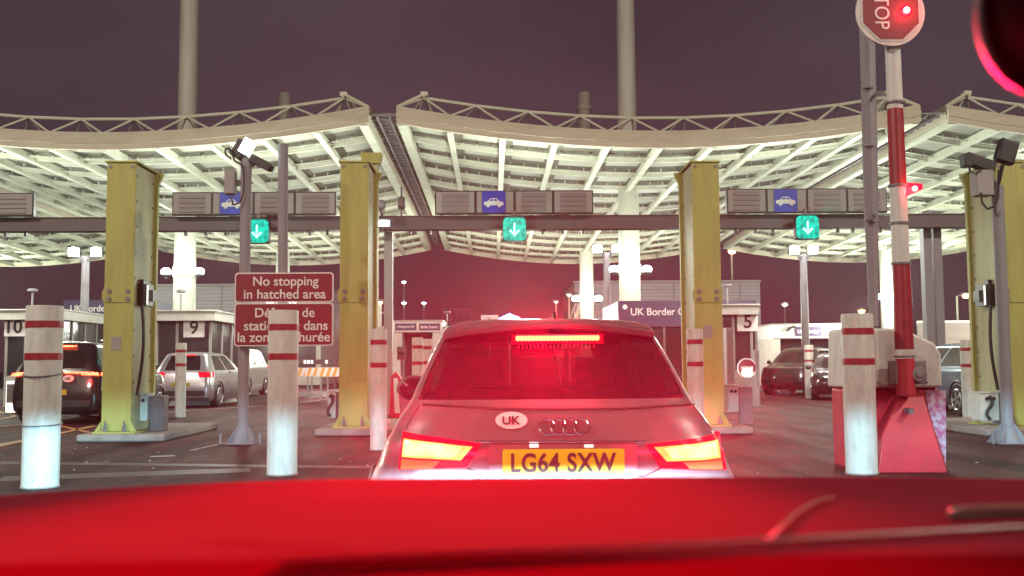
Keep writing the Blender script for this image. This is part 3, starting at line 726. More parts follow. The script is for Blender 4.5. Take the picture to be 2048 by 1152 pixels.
# ------------------------------------------------------------------ gantry
YG = 24.0
zb0 = at(1200, 457, YG).z; zb1 = at(1200, 433, YG).z
x0 = at(-120, 445, YG).x; x1 = at(2200, 440, YG).x
root = empty('gantry', (0, YG, 0), 'long grey steel gantry beam crossing above all lanes', 'gantry')
MB().b2((x0, -.1, zb0), (x1, .2, zb1)).b2((x0, -.13, zb0-.02), (x1, .22, zb0-.002)).b2((x0, -.13, zb1+.002), (x1, .22, zb1+.02)).build('beam', 'gantry', root)
for a in (777, 1853, 1873, -60):
    X = at(a, 470, YG+.3).x; wd = .2
    MB().b2((X-wd/2, .25, 0), (X+wd/2, .48, zb0-.02 if a == 777 else zb1+.14)).build('column', 'gal' if a != 777 else 'panel_l', root)
for a in (12, 52, 372, 412, 452, 820, 860, 897, 1085, 1125, 1165, 620, 655, 1470, 1510, 1545, 1675, 1705, 1760, 1800):
    X = at(a, 460, YG).x; MB().b2((X-.03, -.05, zb0-.13), (X+.03, .05, zb0-.022)).build('stub', 'gantry', root)
MB().tube((at(803, 450, YG).x, 0, zb1), (at(803, 450, YG).x, 0, zb1+.75), .025).lathe((at(803, 450, YG).x, 0, zb1+.2), [(.06, 0), (.1, .05), (.1, .25), (.06, .3)], 12).build('vent_pipe', 'gantry', root)

def car_icon(mb, W, y, zc):
    prof = [(-.46, -.10), (-.48, .02), (-.44, .07), (-.28, .10), (-.16, .24), (.12, .24), (.26, .10), (.42, .06), (.47, .0), (.46, -.10)]
    def circ(cx, r, n=14, z=-.11): return [Vector((W*(cx+r*math.cos(2*PI*k/n)), y, zc+W*(z+r*math.sin(2*PI*k/n)))) for k in range(n)]
    mb.prism([Vector((W*a, y, zc+W*b)) for a, b in prof], (0, -.008, 0))
    return circ
def lane_sign(xs, yt, yb, label, icon, cut=False):
    a = at(xs[0], yt, YG-.3); b = at(xs[-1], yb, YG-.3); cx = (a.x+b.x)/2
    root = empty('lane_sign', (cx, YG-.3, zb1), label, 'lane sign', 'louvred lane sign panels on the gantry')
    zt = at((xs[0]+xs[-1])/2, yt, YG-.3).z-zb1; zb = .028
    X = [at(x, yt, YG-.3).x-cx for x in xs]
    fr = MB().b2((X[0], .0, zb), (X[-1], .14, zt)).build('backing', 'black', root)
    for i in range(len(X)-1):
        l, r = X[i]+.03, X[i+1]-.03
        if i == icon:
            MB().b2((l, -.02, zb+.03), (r, -.002, zt-.03)).build('pale_panel', 'panel_l', root)
            w_ = .56; c0 = (l+r)/2-.03; zc = (zb+zt)/2
            mb = MB(); rrect(mb, c0-w_/2, c0+w_/2, zb+.02, zt-.02, -.035, -.022, .04); pl = mb.build('pictogram_plate', 'blue', root)
            mb = MB(); circ = car_icon(mb, .5, -.036, zc-.03); mb.v = [(v[0]+c0, v[1], v[2]) for v in mb.v]; mb.build('car_pictogram', 'signwhite', pl)
            mb = MB()
            for wx in (-.27, .27): mb.prism([v+Vector((c0, 0, 0)) for v in circ(wx, .085)], (0, -.010, 0))
            mb.build('wheel_pictogram', 'signwhite', pl)
            mb = MB()
            mb.prism([Vector((c0+.5*a_, -.0445, zc-.03+.5*b_)) for a_, b_ in ((-.22, .11), (-.14, .2), (-.03, .2), (-.03, .11))], (0, -.003, 0))
            mb.prism([Vector((c0+.5*a_, -.0445, zc-.03+.5*b_)) for a_, b_ in ((.01, .11), (.01, .2), (.1, .2), (.19, .11))], (0, -.003, 0))
            mb.build('window_pictogram', 'blue', pl)
        else:
            MB().b2((l, -.02, zb+.03), (r, -.002, zt-.03)).build('louvre_frame', 'panel_l', root)
            mb = MB(); n = 4; il, ir = l+.14, r-.14; hh = (zt-zb-.1)/n
            for k in range(n):
                z0 = zb+.05+k*hh; mb.prism([Vector((il, -.022, z0+.012)), Vector((il, -.045, z0+.012)), Vector((il, -.024, z0+hh-.01)), Vector((il, -.022, z0+hh-.01))], (ir-il, 0, 0))
            mb.build('louvre', 'panel', root)
lane_sign((-60, 68), 386, 440, 'blank louvred lane sign left of the first yellow pillar', 5)
lane_sign((345, 425, 508, 590, 672), 384, 438, 'lane sign partly hidden behind the left camera pole', 1)
lane_sign((870, 951, 1029, 1106, 1186), 381, 437, 'lane sign above the hatchback with a blue car pictogram', 1)
lane_sign((1453, 1532, 1613, 1693, 1773), 377, 431, 'lane sign left of the raised barrier arm', 1)
def signal(px, py, label, turn=0, Y=YG-.45, s=.27):
    c = at(px, py, Y); root = empty('lane_signal', c, label, 'traffic signal', 'green arrow lane signals', rz=turn)
    MB().box((0, .06, 0), (s*2.1, .2, s*2.1)).build('housing', 'black', root, bevel=.03)
    MB().bar((0, .1, s), (0, .1, s+.2), .06, .06, up=(0, 1, 0)).build('bracket', 'grey', root)
    mb = MB(); rrect(mb, -s, s, -s, s, -.06, -.042, .1); ln = mb.build('lens', 'greenbody', root)
    mb = MB().b2((-.022, -.07, -.08), (.022, -.062, .15))
    mb.prism([Vector(v) for v in ((0, -.07, -.17), (.13, -.07, -.04), (.09, -.07, -.01), (0, -.07, -.10))], (0, .008, 0)).prism([Vector(v) for v in ((0, -.071, -.17), (-.13, -.071, -.04), (-.09, -.071, -.01), (0, -.071, -.10))], (0, .008, 0))
    mb.build('arrow', 'greenarrow', ln)
    MB().prism([Vector((s*.95*x, y, s*1.02)) for x, y in ((-1, -.05), (1, -.05), (.8, -.2), (-.8, -.2))], (0, 0, .015)).build('visor', 'black', root)
    lamp('signal_light', 'POINT', c+Matrix.Rotation(turn, 3, 'Z') @ Vector((0, -.35, 0)), 22, (.0, 1, .72), .12)
    return root
signal(515, 463, 'green down arrow signal beside the left camera pole')
signal(1029, 459, 'green down arrow signal directly above the hatchback')
signal(1614, 455, 'green down arrow signal under the right lane sign')
signal(741, 462, 'green signal seen edge on beside the second pillar', math.radians(75), Y=22, s=.2)
# white floodlight near pillar 2
c = at(762, 446, 22.5); root = empty('flood_lamp', c, 'lit white floodlight strip on the gantry by the second pillar', 'floodlight')
MB().box((0, .06, 0), (.42, .14, .16)).build('housing', 'black', root); MB().box((0, -.02, -.01), (.38, .02, .12)).build('lamp_glass', 'floodcool', root)
MB().bar((0, .1, 0), (0, 1.4, .05), .05, .05).build('bracket', 'grey', root)
lamp('strip_light', 'POINT', c+Vector((0, -.3, 0)), 45, (.8, .97, 1), .1)
c = at(762, 410, 23.4); root = empty('gantry_camera', c, 'small domed camera on the gantry right of the second pillar', 'camera')
MB().sphere((0, 0, 0), .13, 14).build('dome', 'grey', root); MB().tube((0, 0, -.1), (0, .5, -.38), .03).build('bracket', 'grey', root)

# ------------------------------------------------------------------ barrier with STOP sign
B0 = gnd(1790, 950); YB = B0.y+.15
def BX(px, Y=YB): return at(px, 800, Y).x
root = empty('barrier', (BX(1785), YB, 0), 'red and white lane barrier with its striped arm raised', 'barrier'); O = root.location.copy()
def r_(px, py, Y=YB): return at(px, py, Y)-O
# lower red cabinet
xl, xr = r_(1694, 900, YB+.45).x, r_(1893, 900, YB+.3).x
zmid = r_(1790, 776, YB+.4).z
MB().b2((xl, .45, 0), (xr, .92, zmid)).build('cabinet', 'redpaint', root, bevel=.03)
# white cover, sloping right shoulder
ztop = r_(1740, 657, YB+.4).z
pts = [Vector((x, .35, z)) for x, z in ((xl-.03, zmid+.003), (xr+.01, zmid+.003), (xr+.01, zmid+.38), (xr-.06, zmid+.5), (xr-.42, ztop), (xl-.0, ztop))]
MB().prism(pts, (0, .62, 0)).build('cover', 'white', root, bevel=.03)
MB().tube(r_(1756, 765, YB+.34), r_(1756, 765, YB+.31), .015).tube(r_(1853, 765, YB+.34), r_(1853, 765, YB+.31), .015).build('cover_screw', 'grey', root)
# red plough front
pl = [r_(1757, 946), r_(1896, 946), r_(1872, 872), r_(1848, 793, YB+.25), r_(1797, 793, YB+.25), r_(1764, 872)]
zf = [Vector((v.x, v.y, max(v.z, .0))) for v in pl]
mb = MB(); k = len(zf)
front = zf; back = [Vector((v.x, .44, v.z)) for v in zf]
mb.add(front+back, [(0, 1, 2, 5), (5, 2, 3, 4), tuple(range(k, 2*k))[::-1]]+[(i, (i+1) % k, k+(i+1) % k, k+i) for i in range(k)])
pn = mb.build('front_guard', 'redpaint', root, bevel=.012)
bo = MB()
for x, y in ((1819, 822), (1824, 905)):
    v = r_(x, y, YB+.08); bo.tube(v+Vector((0, .1, 0)), v+Vector((0, -.05, 0)), .032, n=12)
bo.build('bolt', 'grey', pn)
MB().b2((xl-.02, .4, .45), (xl+.03, .44, .85)).b2((xl+.02, .42, .1), (xl+.07, .449, .75)).build('hinge', 'panel_l', root)
# splashed mud-whitened patch on cabinet right: separate panel
mp_ = pbr('spattered_panel', (.42, .10, .22), .6, scale=14, dirt=(.55, .45, .55), dirt_amt=.9, dlo=.42, dhi=.6)
MB().prism([r_(1850, 780, YB+.44), r_(1892, 780, YB+.44), r_(1892, 935, YB+.44), r_(1880, 935, YB+.44)], (0, .008, 0)).build('spattered_panel', mp_, root)
# pivot
pv = r_(1814, 745, YB+.2)
MB().box(pv, (.34, .22, .26)).tube(pv+Vector((.07, -.11, -.02)), pv+Vector((.07, -.17, -.02)), .085).tube(pv+Vector((.07, -.17, -.02)), pv+Vector((.07, -.19, -.02)), .04).tube(pv+Vector((-.08, -.11, .03)), pv+Vector((-.08, -.14, .03)), .03).build('pivot', 'grey', root, bevel=.02)
# arm
ya = YB+.12
def ap(t):  # along arm from (1812,790) to (1786,80)
    return r_(1812+(1784-1812)*t, 790+(60-790)*t, ya)
armm = []
for a, b, mt_, wd, wd2 in ((0, .10, 'redpaint', .20, .20), (.125, .36, 'redband', .20, .19), (.36, .573, 'white', .19, .182), (.573, .783, 'redband', .182, .172), (.783, 1.05, 'white', .172, .16)):
    A, B = ap(a), ap(b)
    o = MB().tube(A, B, wd/2, wd2/2, 20).build('arm', mt_, root)
cl = MB()
for t in (.105, .36, .573, .80, .47):
    A = ap(t); MB().tube(A-Vector((0, 0, .012)), A+Vector((0, 0, .012)), .108, n=20).build('clamp_ring', 'grey', root)
# companion strut
A = r_(1748, 652, YB+.9); B = r_(1732, -30, YB+.9)
sd = MB(); sd.tube(A, A.lerp(B, .35), .05, .085, 10); sd.tube(A.lerp(B, .35), B, .085, .09, 10)
sd.build('strut', 'gal', root)
cl = MB()
for t in (.3, .52, .69, .9): v = A.lerp(B, t); MB().bar(v+Vector((-.12, -.09, 0)), v+Vector((.02, -.09, 0)), .03, .03).build('strut_clip', 'grey', root)
for py in (190, 430):
    MB().bar(r_(1745, py, YB+.9), r_(1790, py, YB+.2), .03, .03).build('strut_clip', 'grey', root)
# red lamp
v = r_(1822, 378, YB+.05)
MB().prism([v+Vector((-.07, 0, .075)), v+Vector((-.07, 0, -.085)), v+Vector((.13, 0, 0)), v+Vector((.13, 0, .06))], (0, .12, 0)).build('lamp_housing', 'redglow', root)
MB().sphere(v+Vector((.03, -.03, 0)), .03, 10).build('warning_lamp', 'redled', root)
lamp('barrier_lamp', 'POINT', O+v+Vector((.03, -.12, 0)), 4, (1, .05, .08), .05)
# octagon sign
c = r_(1781, 24, YB-.02); R8 = .365
def octo(rad, y, rnd=False):
    n = 32 if rnd else 8
    return [Vector((c.x+rad*math.cos(2*PI*k/n+(0 if rnd else PI/8)), y, c.z+rad*math.sin(2*PI*k/n+(0 if rnd else PI/8)))) for k in range(n)]
sg = empty('stop_sign', O+c, 'octagonal STOP sign turned sideways at the barrier arm tip', 'stop sign')
cs = c; c = Vector((0, 0, 0))
MB().prism(octo(.385, .0, True), (0, .03, 0)).build('back_disc', 'white', sg)
MB().prism(octo(.355, -.006), (0, .005, 0)).build('border', 'signwhite', sg)
MB().prism(octo(.335, -.010), (0, .003, 0)).build('face', 'signred', sg)
t = text_mesh('lettering', 'STOP', 'signwhite', sg, (-.10, -.013, .035), w=.47, h=.165, rot=-PI/2, bold=.004)
MB().sphere((.17, -.03, .012), .035, 12).build('warning_lamp', 'redled', sg)
MB().prism([Vector((.17+.065*math.cos(2*PI*k/20), -.02, .012+.065*math.sin(2*PI*k/20))) for k in range(20)], (0, .008, 0)).build('lamp_lens', 'redglow', sg)
lamp('stop_lamp', 'POINT', O+cs+Vector((.17, -.15, .01)), 5, (1, .05, .08), .05)
A = None

# ------------------------------------------------------------------ buildings and booths
def corr(mb, x0, x1, z0, z1, y, pitch=.22, d=.05):
    z = z0
    while z < z1-.01:
        zz = min(z+pitch, z1)
        mb.prism([Vector((x0, y, z)), Vector((x0, y-d, z+.03)), Vector((x0, y-d*.3, zz-.01)), Vector((x0, y, zz-.01))], (x1-x0, 0, 0)); z = zz
def bld(name, label, cat, px0, px1, pyt, Y, dep, mat, group=None):
    a = at(px0, pyt, Y); b = at(px1, pyt, Y); zt = (a.z+b.z)/2; cx = (a.x+b.x)/2; W = b.x-a.x
    root = empty(name, (cx, Y, 0), label, cat, group)
    return root, cx, W, zt
def big_building(px0, px1, pyt, Y, dep, label, mat='corr'):
    root, cx, W, zt = bld('terminal_building', label, 'building', px0, px1, pyt, Y, dep, mat)
    MB().b2((-W/2, .06, 0), (W/2, dep, zt-.02)).build('wall', 'boothwall', root)
    mb = MB(); corr(mb, -W/2, W/2, zt*.42, zt, .06); mb.build('cladding', mat, root, smooth=20)
    MB().b2((-W/2-.06, -.06, zt+.002), (W/2+.06, dep+.1, zt+.14)).build('roof', 'panel_l', root)
    mb = MB()
    for k in range(int(W/2.2)+1): mb.b2((-W/2+k*2.2, -.01, zt*.42), (-W/2+k*2.2+.06, .008, zt))
    mb.build('joint_cover', 'grey', root)
    MB().b2((-W/2+.3, .02, .6), (W/2-.3, .058, zt*.4)).build('window_band', 'glassbooth', root)
    return root
big_building(300, 642, 572, 62, 10, 'long grey corrugated building behind the ninth booth and red sign')
big_building(1148, 1520, 565, 66, 10, 'grey corrugated building behind the central border control sign')
# stair beside the centre building
a = at(1118, 640, 64); root = empty('staircase', (a.x, 64, 0), 'outdoor steel stair climbing to the grey building behind the hatchback aerial', 'staircase')
tp = at(1160, 590, 64); dx = tp.x-a.x
mb = MB()
for k in range(14): t = k/13; mb.box((dx*t*1.2, 0, 1.2+(tp.z-1.2)*t), (.3, 1.2, .05))
mb.build('tread', 'grey', root)
mb = MB(); mb.bar((-.2, -.6, 1.9), (dx*1.2, -.6, tp.z+1), .06, .06).bar((-.2, -.6, 1.2), (dx*1.2, -.6, tp.z), .06, .25)
for k in range(8): t = k/7; mb.bar((dx*1.2*t, -.6, 1.2+(tp.z-1.2)*t), (dx*1.2*t, -.6, 2.0+(tp.z-1.1)*t), .04, .04, up=(0, 1, 0))
mb.bar((0, -.5, 0), (0, -.5, 1.3), .1, .1, up=(0, 1, 0)); mb.build('railing', 'steel_cream', root)

def border_block(px0, px1, py0, py1, Y, label, txt, tpx, tw, th=14):
    a = at(px0, py0, Y); b = at(px1, py0, Y); cx = (a.x+b.x)/2; W = b.x-a.x; zt = (a.z+b.z)/2; zb = at((px0+px1)/2, py1, Y).z
    root = empty('border_office', (cx, Y, 0), label, 'office', 'border control offices')
    MB().b2((-W/2, 0, zb), (W/2, 5, zt)).build('sign_board', 'purple', root)
    MB().b2((-W/2, .1, 0), (W/2, 5, .7)).build('wall', 'darkwall', root)
    MB().b2((-W/2+.03, .14, .7), (W/2-.03, .2, zb)).build('window', 'glassbooth', root)
    n = max(3, int(W/1.3))
    for k in range(n+1): x = -W/2+W*k/n; MB().b2((x-.04, .08, .7), (x+.04, .138, zb)).build('mullion', 'grey', root)
    MB().b2((-W/2, 4.9, .7), (W/2, 5, zb)).build('rear_wall', 'darkwall', root)
    c = at(tpx, (py0+py1)/2-4, Y)
    text_mesh('lettering', txt, 'signwhite', root, (c.x-cx, -.01, c.z), w=tw*Y/2000, h=th*Y/2000, ext=.005, bold=.01)
    # lit things inside
    for k in range(3):
        x = random.uniform(-W*.35, W*.35); MB().b2((x-.35, 1.2, zb-.35), (x+.35, 1.25, zb-.28)).build('ceiling_tube', 'whitelit', root)
    return root
r1 = border_block(1236, 1512, 601, 653, 35.5, 'dark border control office with lettered sign behind the third pillar', 'UK Border Control', 1340, 158, 15)
c = at(1250, 614, 35.5); MB().prism([Vector((c.x-r1.location.x+.09*math.cos(t), -.012, c.z+.09*math.sin(t))) for t in [2*PI*k/8 for k in range(8)]], (0, .008, 0)).build('crest', 'signwhite', r1)
r2 = border_block(127, 300, 600, 641, 40, 'dark border control office behind the first pillar', 'UK Border Control', 208, 132, 13)

def booth(px0, px1, pyt, Y, dep, num, npx, label, side=1):
    a = at(px0, pyt, Y); b = at(px1, pyt, Y); cx = (a.x+b.x)/2; W = b.x-a.x; zt = (a.z+b.z)/2
    root = empty('control_booth', (cx, Y, 0), label, 'booth', 'numbered passport booths')
    MB().b2((-W/2-.15, -.2, zt-.28), (W/2+.15, dep+.2, zt)).b2((-W/2-.19, -.24, zt+.002), (W/2+.19, dep+.24, zt+.05)).build('roof', 'boothwall', root, bevel=.01)
    MB().b2((-W/2, 0, .0), (W/2, dep, .95)).build('lower_wall', 'boothwall', root)
    MB().b2((-W/2+.02, .03, .95), (W/2-.02, .06, zt-.28)).b2((W/2-.06, .07, .95), (W/2-.03, dep-.05, zt-.28)).b2((-W/2+.03, .07, .95), (-W/2+.06, dep-.05, zt-.28)).build('window', 'glassbooth', root)
    for x in (-W/2, -W/2+W*.36, W/2-.08): MB().b2((x, -.01, .951), (x+.08, .029, zt-.281)).build('window_post', 'panel_l', root)
    for y in (dep*.33, dep*.66, dep-.06):
        MB().b2((W/2-.029, y, .951), (W/2+.01, y+.08, zt-.281)).build('window_post', 'panel_l', root); MB().b2((-W/2-.01, y, .951), (-W/2+.029, y+.08, zt-.281)).build('window_post', 'panel_l', root)
    MB().b2((-W*.2, dep*.5, .96), (W*.25, dep*.6, 1.6)).b2((-W*.4, .3, .96), (W*.3, .8, 1.1)).build('desk', 'darkwall', root)
    MB().b2((-W*.3, dep*.45, zt-.36), (W*.3, dep*.5, zt-.3)).build('ceiling_tube', 'whitelit', root)
    if num:
        c = at(npx, pyt+31, Y-.03); hw = .32
        pl = MB().b2((c.x-cx-hw, -.04, c.z-.30), (c.x-cx+hw, -.012, c.z+.30)).build('number_plate', 'signwhite', root)
        text_mesh('numeral', num, 'ink', pl, (c.x-cx, -.044, c.z), h=.42, ext=.003, bold=.02)
    # roof aerial
    MB().tube((-W*.15, .5, zt+.05), (-W*.15, .5, zt+.6), .03).sphere((-W*.15, .5, zt+.68), .12, 10, (1.4, 1.4, .5)).build('roof_beacon', 'grey', root)
booth(12, 118, 622, 31, 3, '10', 30, 'passport booth numbered ten behind the wired bollard')
booth(312, 424, 624, 31, 3.6, '9', 388, 'passport booth number nine behind the silver hatchback')
booth(1440, 1504, 612, 31, 3, '5', 1495, 'passport booth number five right of the third pillar')
booth(735, 800, 655, 44, 4, '8', 793, 'passport booth number eight left of the paired slim bollards')
booth(868, 940, 655, 43, 4, '7', 878, 'passport booth number seven behind the hatchback roof')

def low_hall(px0, px1, py0, py1, Y, label, signs):
    a = at(px0, py0, Y); b = at(px1, py0, Y); cx = (a.x+b.x)/2; W = b.x-a.x; zt = (a.z+b.z)/2; zb = at((px0+px1)/2, py1, Y).z
    root = empty('lane_portal', (cx, Y, 0), label, 'portal')
    MB().b2((-W/2, 0, zb), (W/2, 3, zt)).build('fascia', 'white', root)
    MB().b2((-W/2-.05, -.05, zt+.002), (W/2+.05, 3.05, zt+.08)).build('roof', 'panel_l', root)
    MB().b2((-W/2, .1, 0), (-W/2+.4, 3, zb)).build('leg', 'boothwall', root); MB().b2((W/2-.4, .1, 0), (W/2, 3, zb)).build('leg', 'boothwall', root)
    MB().b2((-W/2+.42, 1.5, 0), (W/2-.42, 1.6, zb-.02)).build('window', 'glassbooth', root)
    for (s0, s1, t) in signs:
        p0 = at(s0, (py0+py1)/2, Y); p1_ = at(s1, (py0+py1)/2, Y); hh = (zt-zb)*.36
        bd = MB().b2((p0.x-cx, -.03, p0.z-hh), (p1_.x-cx, -.002, p0.z+hh)).build('sign_board', 'purple', root)
        text_mesh('lettering', t, 'signwhite', bd, ((p0.x+p1_.x)/2-cx, -.034, p0.z), w=(p1_.x-p0.x)*.82, h=hh*.75, ext=.003, bold=.02)
low_hall(785, 884, 644, 664, 42, 'low white portal with two dark border signs left of the hatchback', [(790, 833, '‹ Passports UK'), (838, 880, 'Border Control ›')])
low_hall(1545, 1700, 650, 676, 50, 'low white portal with dark border signs behind the dark car', [(1590, 1643, 'UK Border'), (1648, 1692, 'Border Control')])
c = at(1582, 657, 49.9); rt = empty('arrow_sign', c, 'small black arrow marking on the right white portal', 'sign'); MB().prism([Vector((x, 0, z)) for x, z in ((-.3, -.15), (-.15, -.15), (.1, .05), (.1, -.02), (.3, .12), (.0, .15), (.05, .1), (-.1, .08))], (0, -.02, 0)).build('arrow', 'ink', rt)
# right boundary wall and long background wall
a = at(1840, 646, 52); b = at(2090, 640, 52); root = empty('boundary_wall', ((a.x+b.x)/2, 52, 0), 'brown boundary wall behind the blue estate car', 'wall')
W = b.x-a.x; MB().b2((-W/2, 0, 0), (W/2, .4, a.z)).build('wall', pbr('brown_render', (.22, .17, .15), .8, scale=.6, dirt=(.13, .1, .09), dirt_amt=.8, stretch=(.2, 1, 4)), root)
MB().b2((-W/2, -.06, a.z+.002), (W/2, .46, a.z+.12)).build('coping', 'boothwall', root)
# grandstand-like far lattice and dark far sheds
a = at(888, 618, 90); root = empty('far_scaffold', (at(910, 700, 90).x, 90, 0), 'faint lattice frame far behind the seventh booth', 'frame')
mb = MB()
for k in range(5): mb.bar((-1+k*.6, 0, 0), (-1+k*.6, 0, a.z), .06, .06, up=(0, 1, 0))
for k in range(6): mb.bar((-1, 0, a.z*(k+1)/6), (1.4, 0, a.z*(k+1)/6), .06, .06)
mb.build('frame', 'gal', root)

# disabled / no entry signboards
def board(px0, px1, py0, py1, Y, label, draw):
    a = at(px0, py0, Y); b = at(px1, py1, Y); cx = (a.x+b.x)/2
    root = empty('notice_board', (cx, Y, 0), label, 'sign')
    MB().b2((a.x-cx, 0, b.z), (b.x-cx, .04, a.z)).build('board', 'panel_l', root); MB().tube((0, .08, 0), (0, .08, a.z), .04).build('post', 'grey', root)
    mb = MB(); draw(mb, (a.z+b.z)/2, b.x-a.x, a.z-b.z); mb.build('symbol', 'ink', root)
def wc(mb, z, W, H):
    pts = [(.16*W*math.cos(t)-.1*W, -.01, z-.08*H+.28*H*math.sin(t)) for t in [PI*.8+2*PI*.75*k/12 for k in range(13)]]
    mb.path(pts, .02, 6).bar((-.1*W, -.01, z+.3*H), (-.08*W, -.01, z), .03, .02).bar((-.08*W, -.01, z), (.05*W, -.01, z-.02), .03, .02).bar((.05*W, -.01, z), (.1*W, -.01, z-.3*H), .03, .02)
    mb.b2((.2*W, -.01, z-.2*H), (.42*W, 0, z+.1*H))
board(962, 997, 630, 650, 34, 'white notice with a wheelchair symbol above the hatchback roof', wc)
board(794, 812, 693, 720, 30, 'small pale notice on a post left of the paired slim bollards', lambda mb, z, W, H: mb.b2((-.3*W, -.01, z-.02), (.3*W, 0, z+.02)))
board(838, 866, 706, 745, 27, 'pale notice with a black line behind the paired slim bollards', lambda mb, z, W, H: mb.b2((-.3*W, -.01, z-.02), (.3*W, 0, z+.02)))
c = at(1019, 634, 50); root = empty('blue_gable_sign', (c.x, 50, 0), 'small blue gable shaped sign above the hatchback roof', 'sign')
MB().prism([Vector((x, 0, z)) for x, z in ((-.55, c.z-.25), (.55, c.z-.25), (.55, c.z-.05), (0, c.z+.18), (-.55, c.z-.05))], (0, .1, 0)).build('board', 'blue', root)
MB().tube((0, .15, 0), (0, .15, c.z), .05).build('post', 'grey', root)

# lollipop stop discs
def disc(px, py, r, Y, label, mat, lit=False):
    c = at(px, py, Y); root = empty('round_sign', (c.x, Y, 0), label, 'sign', 'round lane signs')
    circ = lambda q, y: [Vector((q*math.cos(2*PI*k/28), y, c.z+q*math.sin(2*PI*k/28))) for k in range(28)]
    MB().prism(circ(r, 0), (0, .03, 0)).build('rim', 'signwhite', root)
    MB().prism(circ(r*.86, -.006), (0, .005, 0)).build('face', mat, root)
    MB().b2((-r*.6, -.012, c.z-.04), (r*.6, -.007, c.z+.04)).build('bar', 'signwhite', root)
    MB().tube((0, .06, 0), (0, .06, c.z), .04).build('post', 'grey', root)
disc(58, 752, .36, 26, 'round red sign peeping out left of the far left bollard', 'signred')
disc(1494, 736, .27, 27, 'round sign with bright lower half below booth five', 'signred')
c = at(1494, 744, 26.8); lamp('sign_light', 'POINT', c+Vector((0, -.5, -.1)), 20, (.85, 1, 1), .1)
c = at(1494, 742, 26.9); rt = empty('lit_sign_plate', c, 'glowing white plate over the lower half of the round sign by booth five', 'lamp'); MB().prism([Vector((.16*math.cos(t), 0, .12*math.sin(t)-.04)) for t in [2*PI*k/20 for k in range(20)]], (0, -.03, 0)).build('lamp_glass', 'whitelit', rt)  # emissive plate makes the lower half of the sign bright
MB().tube((0, .02, -.05), (0, .02, -c.z), .02).build('stem', 'grey', rt)
# red/white kerb blocks
for i, px in enumerate((1475, 1505, 1535, 1562)):
    a = gnd(px, 789); o = MB().b2((a.x, a.y, 0), (a.x+.38, a.y+.3, .14)).build('kerb_block', 'kerbred' if i % 2 == 0 else 'white', None, bevel=.02)
    tag(o, ['red kerb block farthest left below the round sign', 'white kerb block right of the first red one', 'red kerb block between two white ones', 'white kerb block nearest the dark car'][i], 'kerb block', 'red and white kerb blocks')
# grey cabinets near booth 5
for (x0_, x1_, yt, yb, Y, l, mt_) in ((1508, 1520, 700, 770, 27, 'tall grey cabinet left of the dark car', 'panel_l'), (1452, 1470, 655, 770, 24, 'tall pale cabinet close behind the third pillar', 'panel_l'), (12, 38, 762, 800, 26, 'lit white box at the foot of booth ten', 'whitelit')):
    a = at(x0_, yt, Y); b = at(x1_, yb, Y); root = empty('cabinet', ((a.x+b.x)/2, Y, 0), l, 'cabinet')
    W = b.x-a.x; MB().b2((-W/2, 0, .05), (W/2, .3, a.z)).build('casing', mt_, root, bevel=.02); MB().b2((-W/2-.03, -.03, 0), (W/2+.03, .33, .05)).build('plinth', 'concrete', root)
    MB().b2((-W/2+.03, -.008, a.z*.35), (W/2-.03, -.001, a.z-.08)).build('door', 'panel', root)

# hazard barriers beyond the sign
g_ = 'orange and white chevron barriers behind the red sign'
for i, (px, l) in enumerate(((604, 'chevron barrier nearest the big bollard'), (635, 'middle chevron barrier of the three left of the second pillar'), (662, 'chevron barrier closest to the second pillar'))):
    c = at(px, 744, 38-i*1.5); root = empty('chevron_barrier', (c.x, c.y, 0), l, 'barrier', g_)
    W = .9; MB().b2((-W/2, 0, c.z-.16), (W/2, .04, c.z+.16)).build('board', 'signwhite', root)
    mb = MB()
    for k in range(4): x = -W/2+.05+k*.22; mb.prism([Vector((x, -.006, c.z-.15)), Vector((x+.1, -.006, c.z-.15)), Vector((min(W/2, x+.2), -.006, c.z+.15)), Vector((x+.1, -.006, c.z+.15))], (0, .005, 0))
    mb.build('chevron', 'orange', root)
    MB().tube((-W*.4, .06, 0), (-W*.4, .06, c.z), .035, n=8).build('leg', 'gal', root); MB().tube((W*.4, .06, 0), (W*.4, .06, c.z), .035, n=8).build('leg', 'gal', root)
a = at(588, 724, 42); b = at(672, 724, 42); root = empty('height_bar', ((a.x+b.x)/2, 42, 0), 'dark height bar with small white lights behind the chevron barriers', 'height bar'); W = b.x-a.x
MB().b2((-W/2, 0, a.z-.1), (W/2, .1, a.z+.1)).b2((-W/2, 0, 0), (-W/2+.1, .1, a.z-.1)).b2((W/2-.1, 0, 0), (W/2, .1, a.z-.1)).build('bar', 'darkwall', root)
mb = MB()
for px in (610, 617, 624, 653): X = at(px, 724, 42).x-(a.x+b.x)/2; mb.b2((X-.05, -.02, a.z-.07), (X+.05, -.002, a.z+.07))
mb.build('marker_light', 'whitelit', root)
# white taut banner / plastic water barriers next to bollard C
c = gnd(800, 835); root = empty('plastic_barrier', (c.x, c.y, 0), 'leaning pink and white plastic barrier left of the wing mirror', 'barrier')
MB().prism([Vector((x, 0, z)) for x, z in ((-.25, 0), (.35, 0), (.15, .7), (-.1, 1.05), (-.22, .95))], (0, .3, 0)).build('body', 'redpaint', root, bevel=.03)
MB().prism([Vector((x, -.02, z)) for x, z in ((-.12, .1), (.0, .1), (-.05, .9), (-.15, .9))], (0, .01, 0)).build('stripe', 'signwhite', root)

